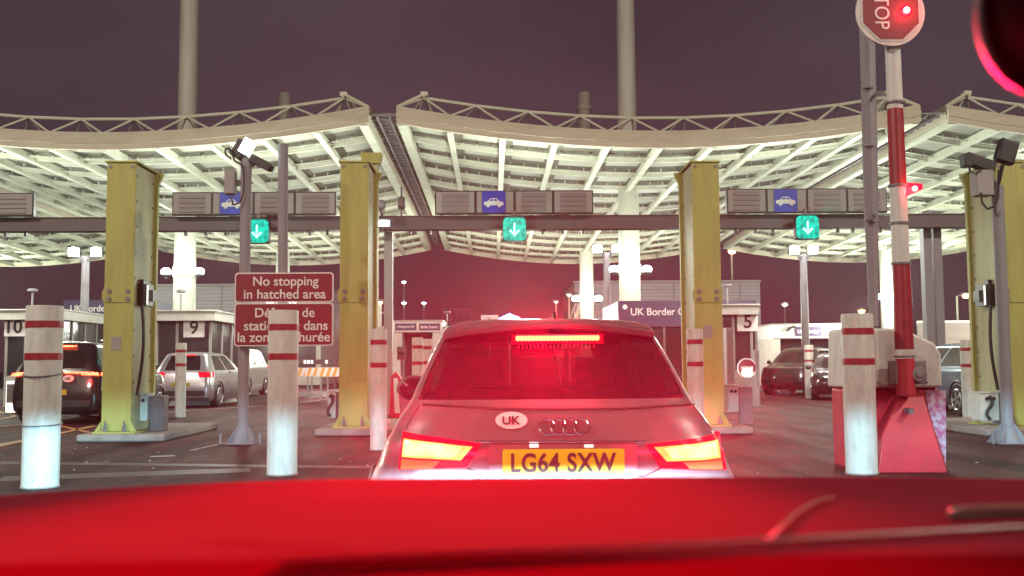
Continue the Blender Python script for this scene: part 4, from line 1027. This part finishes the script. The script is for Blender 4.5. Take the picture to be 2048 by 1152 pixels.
# ------------------------------------------------------------------ vehicles
def ring(z, yr, yf, w_, rr_, rf, nR=12, nC=5, nS=28, curve=.05):
    """rounded-rectangle section; starts at rear right going left... returns list of points (closed)"""
    P = []
    # rear edge from +x to -x
    for k in range(nR+1):
        x = (w_-rr_)*(1-2*k/nR); P.append((x, yr+curve*(x/w_)**2, z))
    c0 = curve*((w_-rr_)/w_)**2
    for k in range(1, nC): t = k/nC*PI/2; P.append((-(w_-rr_)-rr_*math.sin(t), yr+c0+rr_*(1-math.cos(t)), z))
    for k in range(nS+1): t = k/nS; P.append((-w_, yr+c0+rr_+(yf-rf-yr-rr_-c0*2)*t, z))
    for k in range(1, nC): t = k/nC*PI/2; P.append((-w_+rf*(1-math.cos(t)), yf-rf-c0+rf*math.sin(t), z))
    for k in range(nR+1):
        x = -(w_-rf)*(1-2*k/nR); P.append((x, yf-curve*(x/w_)**2, z))
    for k in range(1, nC): t = k/nC*PI/2; P.append(((w_-rf)+rf*math.sin(t), yf-c0-rf*(1-math.cos(t)), z))
    for k in range(nS+1): t = 1-k/nS; P.append((w_, yr+c0+rr_+(yf-rf-yr-rr_-c0*2)*t, z))
    for k in range(1, nC): t = k/nC*PI/2; P.append((w_-rr_*(1-math.cos(t)), yr+c0+rr_*(1-math.sin(t)), z))
    return P
def car_shell(root, lv, paint, wrows, nR=12, nC=5, nS=28, glassmat='glassdark', rear_in=(1, -1), side_in=(3, -3), pillars=(14,)):
    rings = [ring(*l, nR=nR, nC=nC, nS=nS) for l in lv]; n = len(rings[0])
    # index spans
    r0, r1 = 0, nR; s0 = nR+nC-1+1-0; 
    iL0 = nR+nC; iL1 = iL0+nS; iF0 = iL1+nC; iF1 = iF0+nR; iR0 = iF1+nC; iR1 = iR0+nS
    def cls(i, k):
        if not (wrows[0] <= k < wrows[1]): return None
        ii = i-n if i > n-nC-2 else i
        if rear_in[0] <= ii < nR+rear_in[1]: return 'rear_window'
        if iF0+1 <= i < iF1-1: return 'windscreen'
        for a in (iL0, iR0):
            if a+side_in[0] <= i < a+nS+side_in[1] and (i-a if a == iL0 else nS-1-(i-a)) not in pillars: return 'side_window' if a == iL0 else 'side_window.'
        return None
    body = MB(); parts = {}
    vs = [p for r in rings for p in r]
    fs = []
    for k in range(len(rings)-1):
        for i in range(n):
            f = (k*n+i, (k+1)*n+i, (k+1)*n+(i+1) % n, k*n+(i+1) % n); c = cls(i, k)
            if c: parts.setdefault(c, []).append(f)
            else: fs.append(f)
    fs.append(tuple(range(n))); fs.append(tuple(range((len(rings)-1)*n, len(rings)*n))[::-1])
    def sub(faces, name, mat):
        used = sorted({i for f in faces for i in f}); mp = {a: b for b, a in enumerate(used)}
        mb = MB(); mb.v = [vs[i] for i in used]; mb.f = [tuple(mp[i] for i in f) for f in faces]
        o = mb.build(name.rstrip('.'), mat, root, smooth=38, recalc=False); return o
    bo = sub(fs, 'body', paint)
    out = {'body': bo}
    for k, f in parts.items(): out[k] = sub(f, k, glassmat)
    return out
def wheels(root, w_, ys, r=.32):
    for y in ys:
        for sx in (-1, 1):
            mb = MB().tube((sx*(w_-.20), y, r), (sx*(w_+.012), y, r), r, n=28); wh = mb.build('wheel', 'rubber', root, bevel=.02)
            rm = MB().tube((sx*(w_+.013), y, r), (sx*(w_+.018), y, r), r*.70, n=24)
            rb = MB()
            for k in range(5):
                a = 2*PI*k/5; rb.bar((sx*(w_+.022), y, r), (sx*(w_+.022), y+r*.62*math.cos(a), r+r*.62*math.sin(a)), .05, .012, up=(1, 0, 0))
            rm.build('rim_well', 'black', wh)
            t = MB(); t.path([(sx*(w_+.02), y+r*.66*math.cos(2*PI*k/24), r+r*.66*math.sin(2*PI*k/24)) for k in range(25)], .018, 6); t.v += []; 
            k0 = len(t.v); t.v += rb.v; t.f += [tuple(i+k0 for i in f) for f in rb.f]; t.build('rim', 'alloy', wh)
            # arch lip
            t = MB(); t.path([(sx*(w_+.004), y+(r+.05)*math.cos(PI*k/16-.0), r+.02+(r+.05)*math.sin(PI*k/16)) for k in range(17)], .022, 6); t.build('wheel_arch', 'black', root)
def lv_hatch(L=4.2, W=.88, H=1.46, belt=.95):
    k = H/1.46
    return [(.20, .14, L-.2, W*.90, .15, .2), (.30, .03, L-.06, W*.97, .18, .3), (.50, .0, L, W, .2, .35), (.70, .02, L-.03, W, .22, .4), (.82*k, .06, L-.18, W*.985, .22, .4), (.92*k, .09, L-.85, W*.96, .22, .4),
            (.955*k, .11, L-1.12, W*.93, .2, .2), (.975*k, .12, L-1.18, W*.915, .18, .16), (1.08*k, .19, L-1.38, W*.86, .16, .12), (1.2*k, .28, L-1.6, W*.80, .14, .12), (1.33*k, .38, L-1.86, W*.73, .13, .12), (1.36*k, .40, L-1.94, W*.715, .13, .12),
            (1.405*k, .44, L-2.05, W*.67, .14, .14), (1.435*k, .52, L-2.2, W*.58, .2, .2), (1.455*k, .7, L-2.45, W*.42, .2, .2), (1.46*k, 1.0, L-2.7, W*.22, .1, .1)]
def simple_car(px, py, label, name, paint, L=4.2, W=.88, H=1.46, lit=True, cat='car', rz=0, rear=None, tz=(.80, .93)):
    p = gnd(px, py) if rear is None else rear
    root = empty(name, p, label, cat, 'cars queuing at the booths', rz=rz)
    lv = lv_hatch(L, W, H); car_shell(root, lv, paint, (7, 11))
    wheels(root, W, (.78, L-.85), .34 if H > 1.55 else .315)
    k = H/1.46
    for sx in (-1, 1):
        # tail lamps
        mb = MB(); a = tz[0]*k; b = tz[1]*k
        mb.prism([Vector((sx*W*.93, .13, a)), Vector((sx*W*.60, .035, a+.01)), Vector((sx*W*.56, .07, b)), Vector((sx*W*.90, .15, b))], (0, -.03, 0))
        mb.prism([Vector((sx*W*.985, .10, a)), Vector((sx*W*.985, .32, a+.03)), Vector((sx*W*.965, .32, b)), Vector((sx*W*.965, .14, b))], (sx*.012, 0, 0))
        mb.build('tail_light', 'tailfar' if lit else 'tailred', root)
        mb = MB().prism([Vector((sx*W*.9, L-.33, .62)), Vector((sx*W*.55, L-.1, .62)), Vector((sx*W*.55, L-.2, .74)), Vector((sx*W*.9, L-.4, .76))], (0, .06, 0)).build('headlight', 'alloy', root)
        MB().sphere((sx*(W+.06), L-1.45, 1.0*k), .1, 12, (1, .6, .75)).build('wing_mirror', paint, root)
        MB().b2((sx*(W*.93)-.01, L*.42, .9*k), (sx*W*.985, L*.42+.16, .93*k)).build('door_handle', paint, root)
    MB().b2((-W*.8, -.015, .36), (W*.8, .01, .5)).build('bumper_trim', 'black', root, bevel=.01)
    MB().b2((-.26, .0, .62), (.26, .02, .73)).build('number_plate', 'plate_far', root)
    MB().prism([Vector((-.3, .36, 1.36*k)), Vector((.3, .36, 1.36*k)), Vector((.3, .4, 1.39*k)), Vector((-.3, .4, 1.39*k))], (0, -.03, 0)).build('brake_strip', 'tailfar' if lit else 'tailred', root)
    MB().b2((-W*.45, L-1.9, .75), (-W*.1, L-1.75, 1.25*k)).b2((W*.1, L-1.9, .75), (W*.45, L-1.75, 1.25*k)).build('seat', 'seat', root)
    return root
# left SUV
suv = simple_car(107, 0, 'black sport utility car with glowing tail light bar at booth ten', 'parked_car', 'carblack', L=4.6, W=.95, H=1.75, tz=(.85, .905), rear=Vector((at(107, 800, 21.2).x, 21.2, 0)))
c = at(107, 746, 21.2)
MB().b2((-.80, .0, c.z-.012), (.80, .05, c.z+.018)).build('light_bar', 'tailfar', suv)
st_ = MB().prism([Vector((.30+.115*math.cos(t), -.02, c.z-.12+.075*math.sin(t))) for t in [2*PI*k/20 for k in range(20)]], (0, .03, 0)).build('country_sticker', 'signwhite', suv)
text_mesh('lettering', 'UK', 'ink', st_, (.30, -.024, c.z-.12), w=.11, ext=.002, bold=.02)
MB().b2((-.62, .9, 1.765), (-.57, 3, 1.80)).b2((.57, .9, 1.765), (.62, 3, 1.80)).build('roof_rail', 'alloy', suv)
MB().b2((-.7, .1, .60), (.7, .12, .63)).build('chrome_strip', 'chrome', suv)
lamp('suv_brake', 'POINT', suv.location+Vector((.7, -.3, 1.0)), 14, (1, .05, .05), .1)
simple_car(0, 0, 'silver hatchback behind the slim bollard near booth nine', 'parked_car', 'silver', L=4.2, W=.88, H=1.62, lit=False, rear=Vector((at(360, 800, 29).x, 29, 0)), rz=math.radians(-3))
simple_car(0, 0, 'white people carrier facing away beyond the silver hatchback', 'parked_car', 'carwhite', L=4.4, W=.93, H=1.9, lit=False, rear=Vector((at(495, 760, 42.5).x, 42.5, 0)), rz=PI)
simple_car(0, 0, 'dark sport utility car facing the lamp post on the right', 'parked_car', 'carblack', L=4.5, W=.93, H=1.75, lit=False, rear=Vector((at(1638, 760, 39.5).x, 39.5, 0)), rz=math.radians(146))
simple_car(0, 0, 'dark saloon half hidden behind the white barrier cover', 'parked_car', 'carblack', L=4.5, W=.90, H=1.5, lit=False, rear=Vector((at(1686, 760, 34).x, 35, 0)), rz=math.radians(165))
est = simple_car(0, 0, 'blue grey estate car with red tail light by the far right pillar', 'parked_car', 'carblue', L=4.6, W=.92, H=1.62, lit=True, rear=Vector((at(2032, 760, 21.4).x, 21.4, 0)), rz=0)

# ------------------------------------------------------------------ hero hatchback
YH = 4.5
cxh = at(1111, 800, YH).x
hero = empty('hatchback_car', (cxh, YH, 0), 'grey metallic hatchback braking directly ahead with UK sticker', 'car', rz=0)
L = 3.95
lv = [(.20, .12, L-.2, .76, .18, .2), (.30, .02, L-.06, .83, .2, .3), (.45, .0, L, .86, .22, .35), (.60, .0, L-.02, .87, .24, .4), (.66, .02, L-.03, .86, .25, .4), (.70, .035, L-.06, .845, .25, .4), (.74, .03, L-.1, .825, .25, .4), (.78, .022, L-.16, .81, .25, .4), (.82, .02, L-.24, .795, .25, .4),
      (.855, .03, L-.36, .78, .25, .4), (.875, .045, L-.45, .768, .25, .4), (.92, .065, L-.7, .748, .26, .4), (.96, .09, L-.9, .725, .26, .35), (.995, .12, L-1.05, .70, .25, .25), (1.02, .145, L-1.1, .685, .23, .2),
      (1.035, .16, L-1.14, .675, .22, .18), (1.10, .215, L-1.25, .65, .2, .16), (1.17, .275, L-1.38, .622, .19, .14), (1.24, .335, L-1.5, .592, .18, .14), (1.30, .385, L-1.62, .563, .17, .14), (1.345, .42, L-1.72, .54, .16, .14),
      (1.352, .40, L-1.74, .536, .16, .14), (1.375, .36, L-1.8, .525, .18, .14), (1.395, .37, L-1.86, .50, .2, .16), (1.412, .43, L-1.95, .455, .22, .18), (1.428, .58, L-2.1, .38, .22, .18), (1.437, .85, L-2.25, .26, .15, .15), (1.44, 1.1, L-2.4, .12, .08, .08)]
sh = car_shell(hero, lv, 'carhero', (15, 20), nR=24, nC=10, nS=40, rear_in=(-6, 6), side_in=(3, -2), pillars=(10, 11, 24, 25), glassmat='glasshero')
for p_ in sh.values():
    if p_.name.startswith('body'):
        pass
def hl(px, py, dy=0): return at(px, py, YH+dy)-Vector((cxh, YH, 0))
def rear_y(x, z):
    for a, b in zip(lv, lv[1:]):
        if a[0] <= z <= b[0]:
            t = (z-a[0])/(b[0]-a[0]); yr = a[1]+(b[1]-a[1])*t; w_ = a[3]+(b[3]-a[3])*t; rr_ = a[4]+(b[4]-a[4])*t
            ax = abs(x); c = .05*(min(ax, w_-rr_)/w_)**2
            if ax <= w_-rr_: return yr+c
            q = min(1, (ax-(w_-rr_))/rr_); return yr+c+rr_*(1-math.sqrt(max(0, 1-q*q)))
    return .1
def skin_patch(poly, off, nx=14, nz=8):
    """quad patch draped on the tail; poly = 4 px corners bl, br, tr, tl"""
    mb = MB(); vs = []
    P4 = []
    for (px, py) in poly:
        v = hl(px, py, .05)
        for _ in range(4): v = hl(px, py, rear_y(v.x, v.z))
        P4.append(v)
    for j in range(nz+1):
        for i in range(nx+1):
            u, t = i/nx, j/nz
            a = P4[0].lerp(P4[1], u); b = P4[3].lerp(P4[2], u); v = a.lerp(b, t)
            vs.append(Vector((v.x, rear_y(v.x, v.z)-off, v.z)))
    n0 = len(vs); vs2 = [Vector((v.x, v.y+off+.004, v.z)) for v in vs]
    fs = [(j*(nx+1)+i, j*(nx+1)+i+1, (j+1)*(nx+1)+i+1, (j+1)*(nx+1)+i) for j in range(nz) for i in range(nx)]
    bd = [i for i in range(nx+1)]+[j*(nx+1)+nx for j in range(1, nz+1)]+[nz*(nx+1)+i for i in range(nx-1, -1, -1)]+[j*(nx+1) for j in range(nz-1, 0, -1)]
    mb.add(vs+vs2, fs+[(bd[k], n0+bd[k], n0+bd[(k+1) % len(bd)], bd[(k+1) % len(bd)]) for k in range(len(bd))])
    return mb
for side in (0, 1):
    if side == 0:
        outer = [(797, 938), (935, 934), (962, 886), (806, 862)]; lit = [(804, 913), (922, 920), (945, 893), (808, 876)]; low = [(802, 937), (866, 936), (880, 922), (803, 917)]
        hot = [(808, 909), (905, 915), (925, 893), (812, 880)]
    else:
        outer = [(1318, 936), (1452, 938), (1438, 862), (1292, 888)]; lit = [(1332, 922), (1440, 915), (1434, 878), (1308, 894)]; low = [(1378, 937), (1444, 937), (1442, 918), (1366, 924)]
        hot = [(1346, 917), (1434, 911), (1430, 882), (1326, 896)]
    tl_ = skin_patch(outer, .012).build('tail_light', 'tailred', hero)
    skin_patch(lit, .020).build('lit_lens', 'tail', tl_); skin_patch(hot, .025).build('bright_core', 'tailhot', tl_); skin_patch(low, .018).build('indicator_lens', 'amber', tl_)
    c = hl((lit[0][0]+lit[1][0])/2, 896, 0)
    lamp('tail_light_glow', 'AREA', Vector((cxh+c.x, YH-.12, c.z)), 36, (1, .01, .05), direc=(0, -1, .12), rect=(.28, .09))
    lamp('tail_fill_light', 'POINT', Vector((cxh+c.x, YH-.85, c.z-.1)), 26, (1, .02, .06), .1)  # added red point in the air behind, reddens road and tail
for sx in (-.62, .62):
    tb = Vector((cxh+sx, YH-.10, .88))
    lamp('tail_light_beam', 'SPOT', tb, 8000, (1, .004, .05), .06, spot=math.radians(30), direc=Vector((0, .2, 1.25))-tb, blend=1.0)  # extra spot added at the tail lamp for its red halo
# crease line and tailgate cut lines
mb = MB()
for (pts_) in ([(800+i*(1440-800)/30, 884) for i in range(31)],):
    prev = None
    for px, py in pts_:
        v = hl(px, py, .05); v = hl(px, py, rear_y(v.x, v.z)); v.y = rear_y(v.x, v.z)-.004
        if prev is not None and 955 < px < 1300: mb.tube(prev, v, .006, n=6)
        prev = v
mb.build('tailgate_crease', 'chrome', hero)
# tailgate shut line
def drape(pts, r, name, mat, par, off=.001, n=6):
    out = []
    for px, py in pts:
        v = hl(px, py, .05)
        for _ in range(4): v = hl(px, py, rear_y(v.x, v.z))
        out.append(Vector((v.x, rear_y(v.x, v.z)-off, v.z)))
    return MB().path(out, r, n).build(name, mat, par)
def lerp_pts(P, n=8): return [(a[0]+(b[0]-a[0])*k/n, a[1]+(b[1]-a[1])*k/n) for a, b in zip(P, P[1:]) for k in range(n+1)]
drape(lerp_pts([(838, 812), (822, 838), (812, 858)]), .0035, 'shut_line', 'ink', hero)
drape(lerp_pts([(1386, 812), (1408, 838), (1424, 860)]), .0035, 'shut_line', 'ink', hero)
drape(lerp_pts([(934, 936), (970, 952), (1290, 952), (1322, 936)], 14), .0035, 'shut_line', 'ink', hero)
drape(lerp_pts([(846, 809), (1000, 818), (1240, 818), (1388, 809)], 14), .006, 'window_seal', 'ink', hero, .002)
# spoiler
nsp = 24; mb = MB(); rows = []
for i in range(nsp+1):
    u = -1+2*i/nsp; x = u*.52; yb = .335+.07*u*u+.02*abs(u)**6
    zt_s = 1.405-.045*u*u
    rows.append([Vector((x, yb+.16, zt_s+.018)), Vector((x, yb+.02, zt_s)), Vector((x, yb, zt_s-.012)), Vector((x, yb+.015, zt_s-.035)), Vector((x, yb+.12, zt_s-.05))])
vs = [v for r in rows for v in r]; k5 = 5
mb.add(vs, [(i*k5+j, i*k5+j+1, (i+1)*k5+j+1, (i+1)*k5+j) for i in range(nsp) for j in range(4)]+[(i*k5+4, i*k5, (i+1)*k5, (i+1)*k5+4) for i in range(nsp)])
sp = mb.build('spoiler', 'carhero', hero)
a = hl(1032, 678, .33); b = hl(1198, 678, .33)
bk = MB().b2((a.x-.02, .325, a.z-.025), (b.x+.02, .36, a.z+.022)).build('brake_light', 'tailred', hero)
mb = MB(); n = 22
for k in range(n):
    x = a.x+(b.x-a.x)*(k+.5)/n; mb.sphere((x, .325, a.z+.003), .0125, 8, (1, .6, 1.15))
mb.build('led', 'third', bk)
mb = MB()
for k in range(20):
    x = a.x+(b.x-a.x)*(k+.7)/21; mb.box((x, .345, a.z-.038), (.006, .004, .014))
mb.build('led_reflection', 'thirddim', bk)
lamp('third_brake_glow', 'AREA', Vector((cxh+(a.x+b.x)/2, YH+.27, a.z)), 25, (1, .03, .07), direc=(0, -1, -.02), rect=(.36, .04))
bl = Vector((cxh+(a.x+b.x)/2, YH+.22, a.z+.02))
lamp('third_brake_beam', 'SPOT', bl, 21000, (1, .003, .035), .05, spot=math.radians(8.5), direc=Vector((-.06, .62, 1.12))-bl, blend=1.0)  # narrow spot added at the strip, throws a red pool on the dashboard
# aerial
v = hl(1104, 640, .9); MB().prism([Vector((v.x-.0, .75, 1.425)), Vector((v.x, .95, 1.425)), Vector((v.x, .93, 1.47)), Vector((v.x, .86, 1.478))], (.02, 0, 0)).build('aerial', 'carblack', hero, bevel=.004)
# number plate with characters
pcn = hl(1127, 921, 0); yp = -.006
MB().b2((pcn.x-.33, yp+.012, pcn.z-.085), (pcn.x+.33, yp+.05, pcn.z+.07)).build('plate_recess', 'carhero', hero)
pl = MB(); rrect(pl, pcn.x-.272, pcn.x+.272, pcn.z-.064, pcn.z+.050, yp, yp+.011, .01); pl = pl.build('number_plate', 'plate', hero)
text_mesh('lettering', 'LG64 SXW', 'ink', pl, (pcn.x, yp-.003, pcn.z-.008), w=.468, h=.088, ext=.002, bold=.025, spacing=1.08)
for px in (1068, 1178):
    v = hl(px, 893, 0); MB().b2((v.x-.02, .0, v.z-.004), (v.x+.02, .03, v.z+.008)).build('plate_lamp', 'whitelit', hero)
# four rings badge
mb = MB(); v0 = hl(1129, 854, .06)
for k in range(4):
    cx_ = v0.x+(-1.5+k)*.052; pts = []
    for q in range(25):
        t = 2*PI*q/24; x = cx_+.036*math.cos(t); z = v0.z+.034*math.sin(t); pts.append((x, rear_y(x, z)-.008, z))
    mb.path(pts, .0045, 6)
mb.build('ring_badge', 'chrome', hero)
# UK sticker
vc = hl(1023, 841, .06); pts = [Vector((vc.x+.073*math.cos(t), 0, vc.z+.037*math.sin(t))) for t in [2*PI*k/36 for k in range(36)]]
yv = rear_y(vc.x, vc.z-.03)-.006
tilt = []
for p_ in pts: tilt.append(Vector((p_.x, rear_y(p_.x, p_.z)-.006, p_.z)))
stk = MB().prism(tilt, (0, .004, 0)).build('country_sticker', 'signwhite', hero)
tt = text_mesh('lettering', 'UK', 'ink', stk, (vc.x, rear_y(vc.x, vc.z)-.010, vc.z), w=.082, h=.044, ext=.001, bold=.02)
tt.rotation_euler = (math.atan2(-(rear_y(vc.x, vc.z+.02)-rear_y(vc.x, vc.z-.02)), .04), 0, 0)
# mirrors
for sx in (-1, 1):
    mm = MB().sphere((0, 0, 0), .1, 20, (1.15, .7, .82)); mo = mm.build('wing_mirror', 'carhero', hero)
    mo.location = (sx*.85, 2.25, 1.03) if sx > 0 else tuple(hl(828, 776, 2.0))
    MB().bar((0, 0, -.03), (-sx*.2, .03, -.08), .05, .04).build('mirror_arm', 'black', mo)
    if sx < 0: MB().sphere((0, -.035, 0), .085, 16, (1.1, .5, .8)).build('mirror_glass', 'glassdark', mo)
wheels(hero, .865, (.62, L-.78), .31)
# interior
for x in (-.33, .33):
    MB().b2((x-.22, 1.5, .55), (x+.22, 1.64, 1.05)).b2((x-.12, 1.5, 1.07), (x+.12, 1.58, 1.24)).build('seat', 'seat', hero, bevel=.05)
MB().b2((-.55, .6, .55), (.55, .72, .98)).build('rear_seat', 'seat', hero, bevel=.05)
MB().b2((-.6, .2, .9), (.6, .62, .92)).build('parcel_shelf', 'black', hero)
MB().b2((-.11, 2.05, 1.27), (.11, 2.07, 1.33)).build('interior_mirror', 'black', hero, bevel=.01)
# chrome window surround line, shaped as the bright highlight along the edge
mb = MB()
for sx in (-1, 1):
    pr = None
    for (z, yr, yf, w_, rr_, rf) in lv[13:24]:
        p_ = Vector((sx*(w_-rr_*.22), yr+.05+rr_*.42, z))
        if pr is not None: mb.tube(pr, p_, .007, n=6)
        pr = p_
mb.build('edge_highlight_trim', 'chrome', hero)
MB().b2((-.78, -.012, .40), (.78, .04, .5)).build('bumper_trim', 'black', hero, bevel=.01)

# ------------------------------------------------------------------ viewing car interior
ego = empty('car_interior', (0, 0.55, .6), 'red lit dashboard and mirror of the car the photo is taken from', 'car')
E0 = Vector((0, .55, .6))
def dsurf(x, y):   # height of dash top
    edge = at(1024, 945, 1.0).z
    z = edge+.058*(1.0-y)
    z -= .016*max(0, (-x-.1)/.4)**2 if x < 0 else .006*(x/.5)**2
    if y > .9: z -= .25*((y-.9)/.12)**2*.10
    return z
mb = MB(); nx, ny = 60, 40; vs = []
for j in range(ny+1):
    y = .22+(1.04-.22)*j/ny
    for i in range(nx+1):
        x = -.95+1.9*i/nx; vs.append(Vector((x, y, dsurf(x, y)))-E0)
fs = [(j*(nx+1)+i, j*(nx+1)+i+1, (j+1)*(nx+1)+i+1, (j+1)*(nx+1)+i) for j in range(ny) for i in range(nx)]
b0 = len(vs)
for i in range(nx+1):
    v = vs[ny*(nx+1)+i]; vs.append(v+Vector((0, .02, -.2)))
fs += [(ny*(nx+1)+i, ny*(nx+1)+i+1, b0+i+1, b0+i) for i in range(nx)]
b1 = len(vs)
for i in range(nx+1): v = vs[i]; vs.append(v+Vector((0, -.01, -.3)))
fs += [(i+1, i, b1+i, b1+i+1) for i in range(nx)]
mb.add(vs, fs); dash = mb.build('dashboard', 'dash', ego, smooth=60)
def dpt(px, py, off=.0015):
    d = ray(px, py); t = .5
    for _ in range(60):
        p_ = CAM+d*t; z = dsurf(p_.x, p_.y); t *= 1+(p_.z-z)/(CAMZ-z)*.8
    p_ = CAM+d*t; return Vector((p_.x, p_.y, dsurf(p_.x, p_.y)+off))-E0
MB().path([dpt(x, y) for x, y in ((560, 1140), (760, 1128), (1000, 1117), (1300, 1103), (1536, 1090), (1800, 1075), (2048, 1061))], .0013, 6).build('panel_seam', 'redband', dash)
MB().path([dpt(x, y) for x, y in ((1536, 1088), (1560, 1062), (1590, 1034), (1620, 1014), (1645, 1003), (1668, 998))], .0007, 6).build('airbag_seam', 'seam', dash)
MB().path([dpt(x, y, .004) for x, y in ((1900, 1046), (1904, 1038), (1925, 1034), (2048, 1030), (2120, 1027))], .0016, 8).build('vent_trim', 'seam', dash)
MB().path([dpt(x, y, .003) for x, y in ((1900, 1046), (1980, 1043), (2120, 1040))], .0016, 8).build('vent_slot', 'black', dash)
MB().b2((-.78, -1.7, .86), (.78, -.12, .90)).bar((-.77, -.12, .86), (-.80, .62, .48), .07, .07).bar((.77, -.12, .86), (.80, .62, .48), .07, .07).b2((-.80, -1.8, -.2), (.80, -1.72, .90)).b2((-.86, -1.7, -.4), (-.80, -.1, .86)).b2((.80, -1.7, -.4), (.86, -.1, .86)).build('roof_shell', 'black', ego)  # unseen roof, pillars and doors, added to keep lamp light off the dashboard
# mirror top right
c = at(2105, 40, .42)
mm = MB().sphere((0, 0, 0), .034, 28, (1.0, .35, 1.05)); mo = mm.build('rear_view_mirror', 'black', ego); mo.location = c-E0
t = MB(); t.path([(.0335*math.cos(2*PI*k/40), -.004, .0352*math.sin(2*PI*k/40)) for k in range(41)], .0022, 8); t.build('mirror_rim', pbr('glossy_rim', (.10, .12, .14), .3, 0), mo)
MB().tube((0, .01, .02), (.01, .06, .07), .008).build('mirror_stem', 'black', mo)

# ------------------------------------------------------------------ lights of the viewing car (low beam with cut-off)
def headlamp(x, power):
    l = bpy.data.lights.new('headlamp', 'SPOT'); l.energy = power; l.color = (.38, .82, 1); l.shadow_soft_size = .035
    l.spot_size = math.radians(100); l.spot_blend = .6
    o = bpy.data.objects.new('headlamp', l); col.objects.link(o); o.location = (x, 1.9, .70)
    o.rotation_euler = Vector((0, 1, -.02)).to_track_quat('-Z', 'Y').to_euler()
    l.use_nodes = True; nt = l.node_tree; em = next(n for n in nt.nodes if n.type == 'EMISSION')
    g = nt.nodes.new('ShaderNodeNewGeometry'); sp = nt.nodes.new('ShaderNodeSeparateXYZ')
    nt.links.new(g.outputs['Incoming'], sp.inputs[0])
    mr = nt.nodes.new('ShaderNodeMapRange'); mr.interpolation_type = 'SMOOTHSTEP'
    mr.inputs[1].default_value = .014; mr.inputs[2].default_value = -.030; mr.inputs[3].default_value = 0.0; mr.inputs[4].default_value = 1
    nt.links.new(sp.outputs[2], mr.inputs[0]); nt.links.new(mr.outputs[0], em.inputs[1])
    return o
HSIGN = 1
headlamp(-.62, 6000); headlamp(.62, 6000)
# added fill points without fittings, behind and high beside the camera
for (x, y, z, e_) in ((-14, -10, 10, 2100), (13, -12, 10, 1900), (-19, 3, 17, 6500), (20, 3, 17, 6500)):
    if e_: lamp('yard_fill', 'POINT', (x, y, z), e_*2.2, (1, .90, .74), .5)
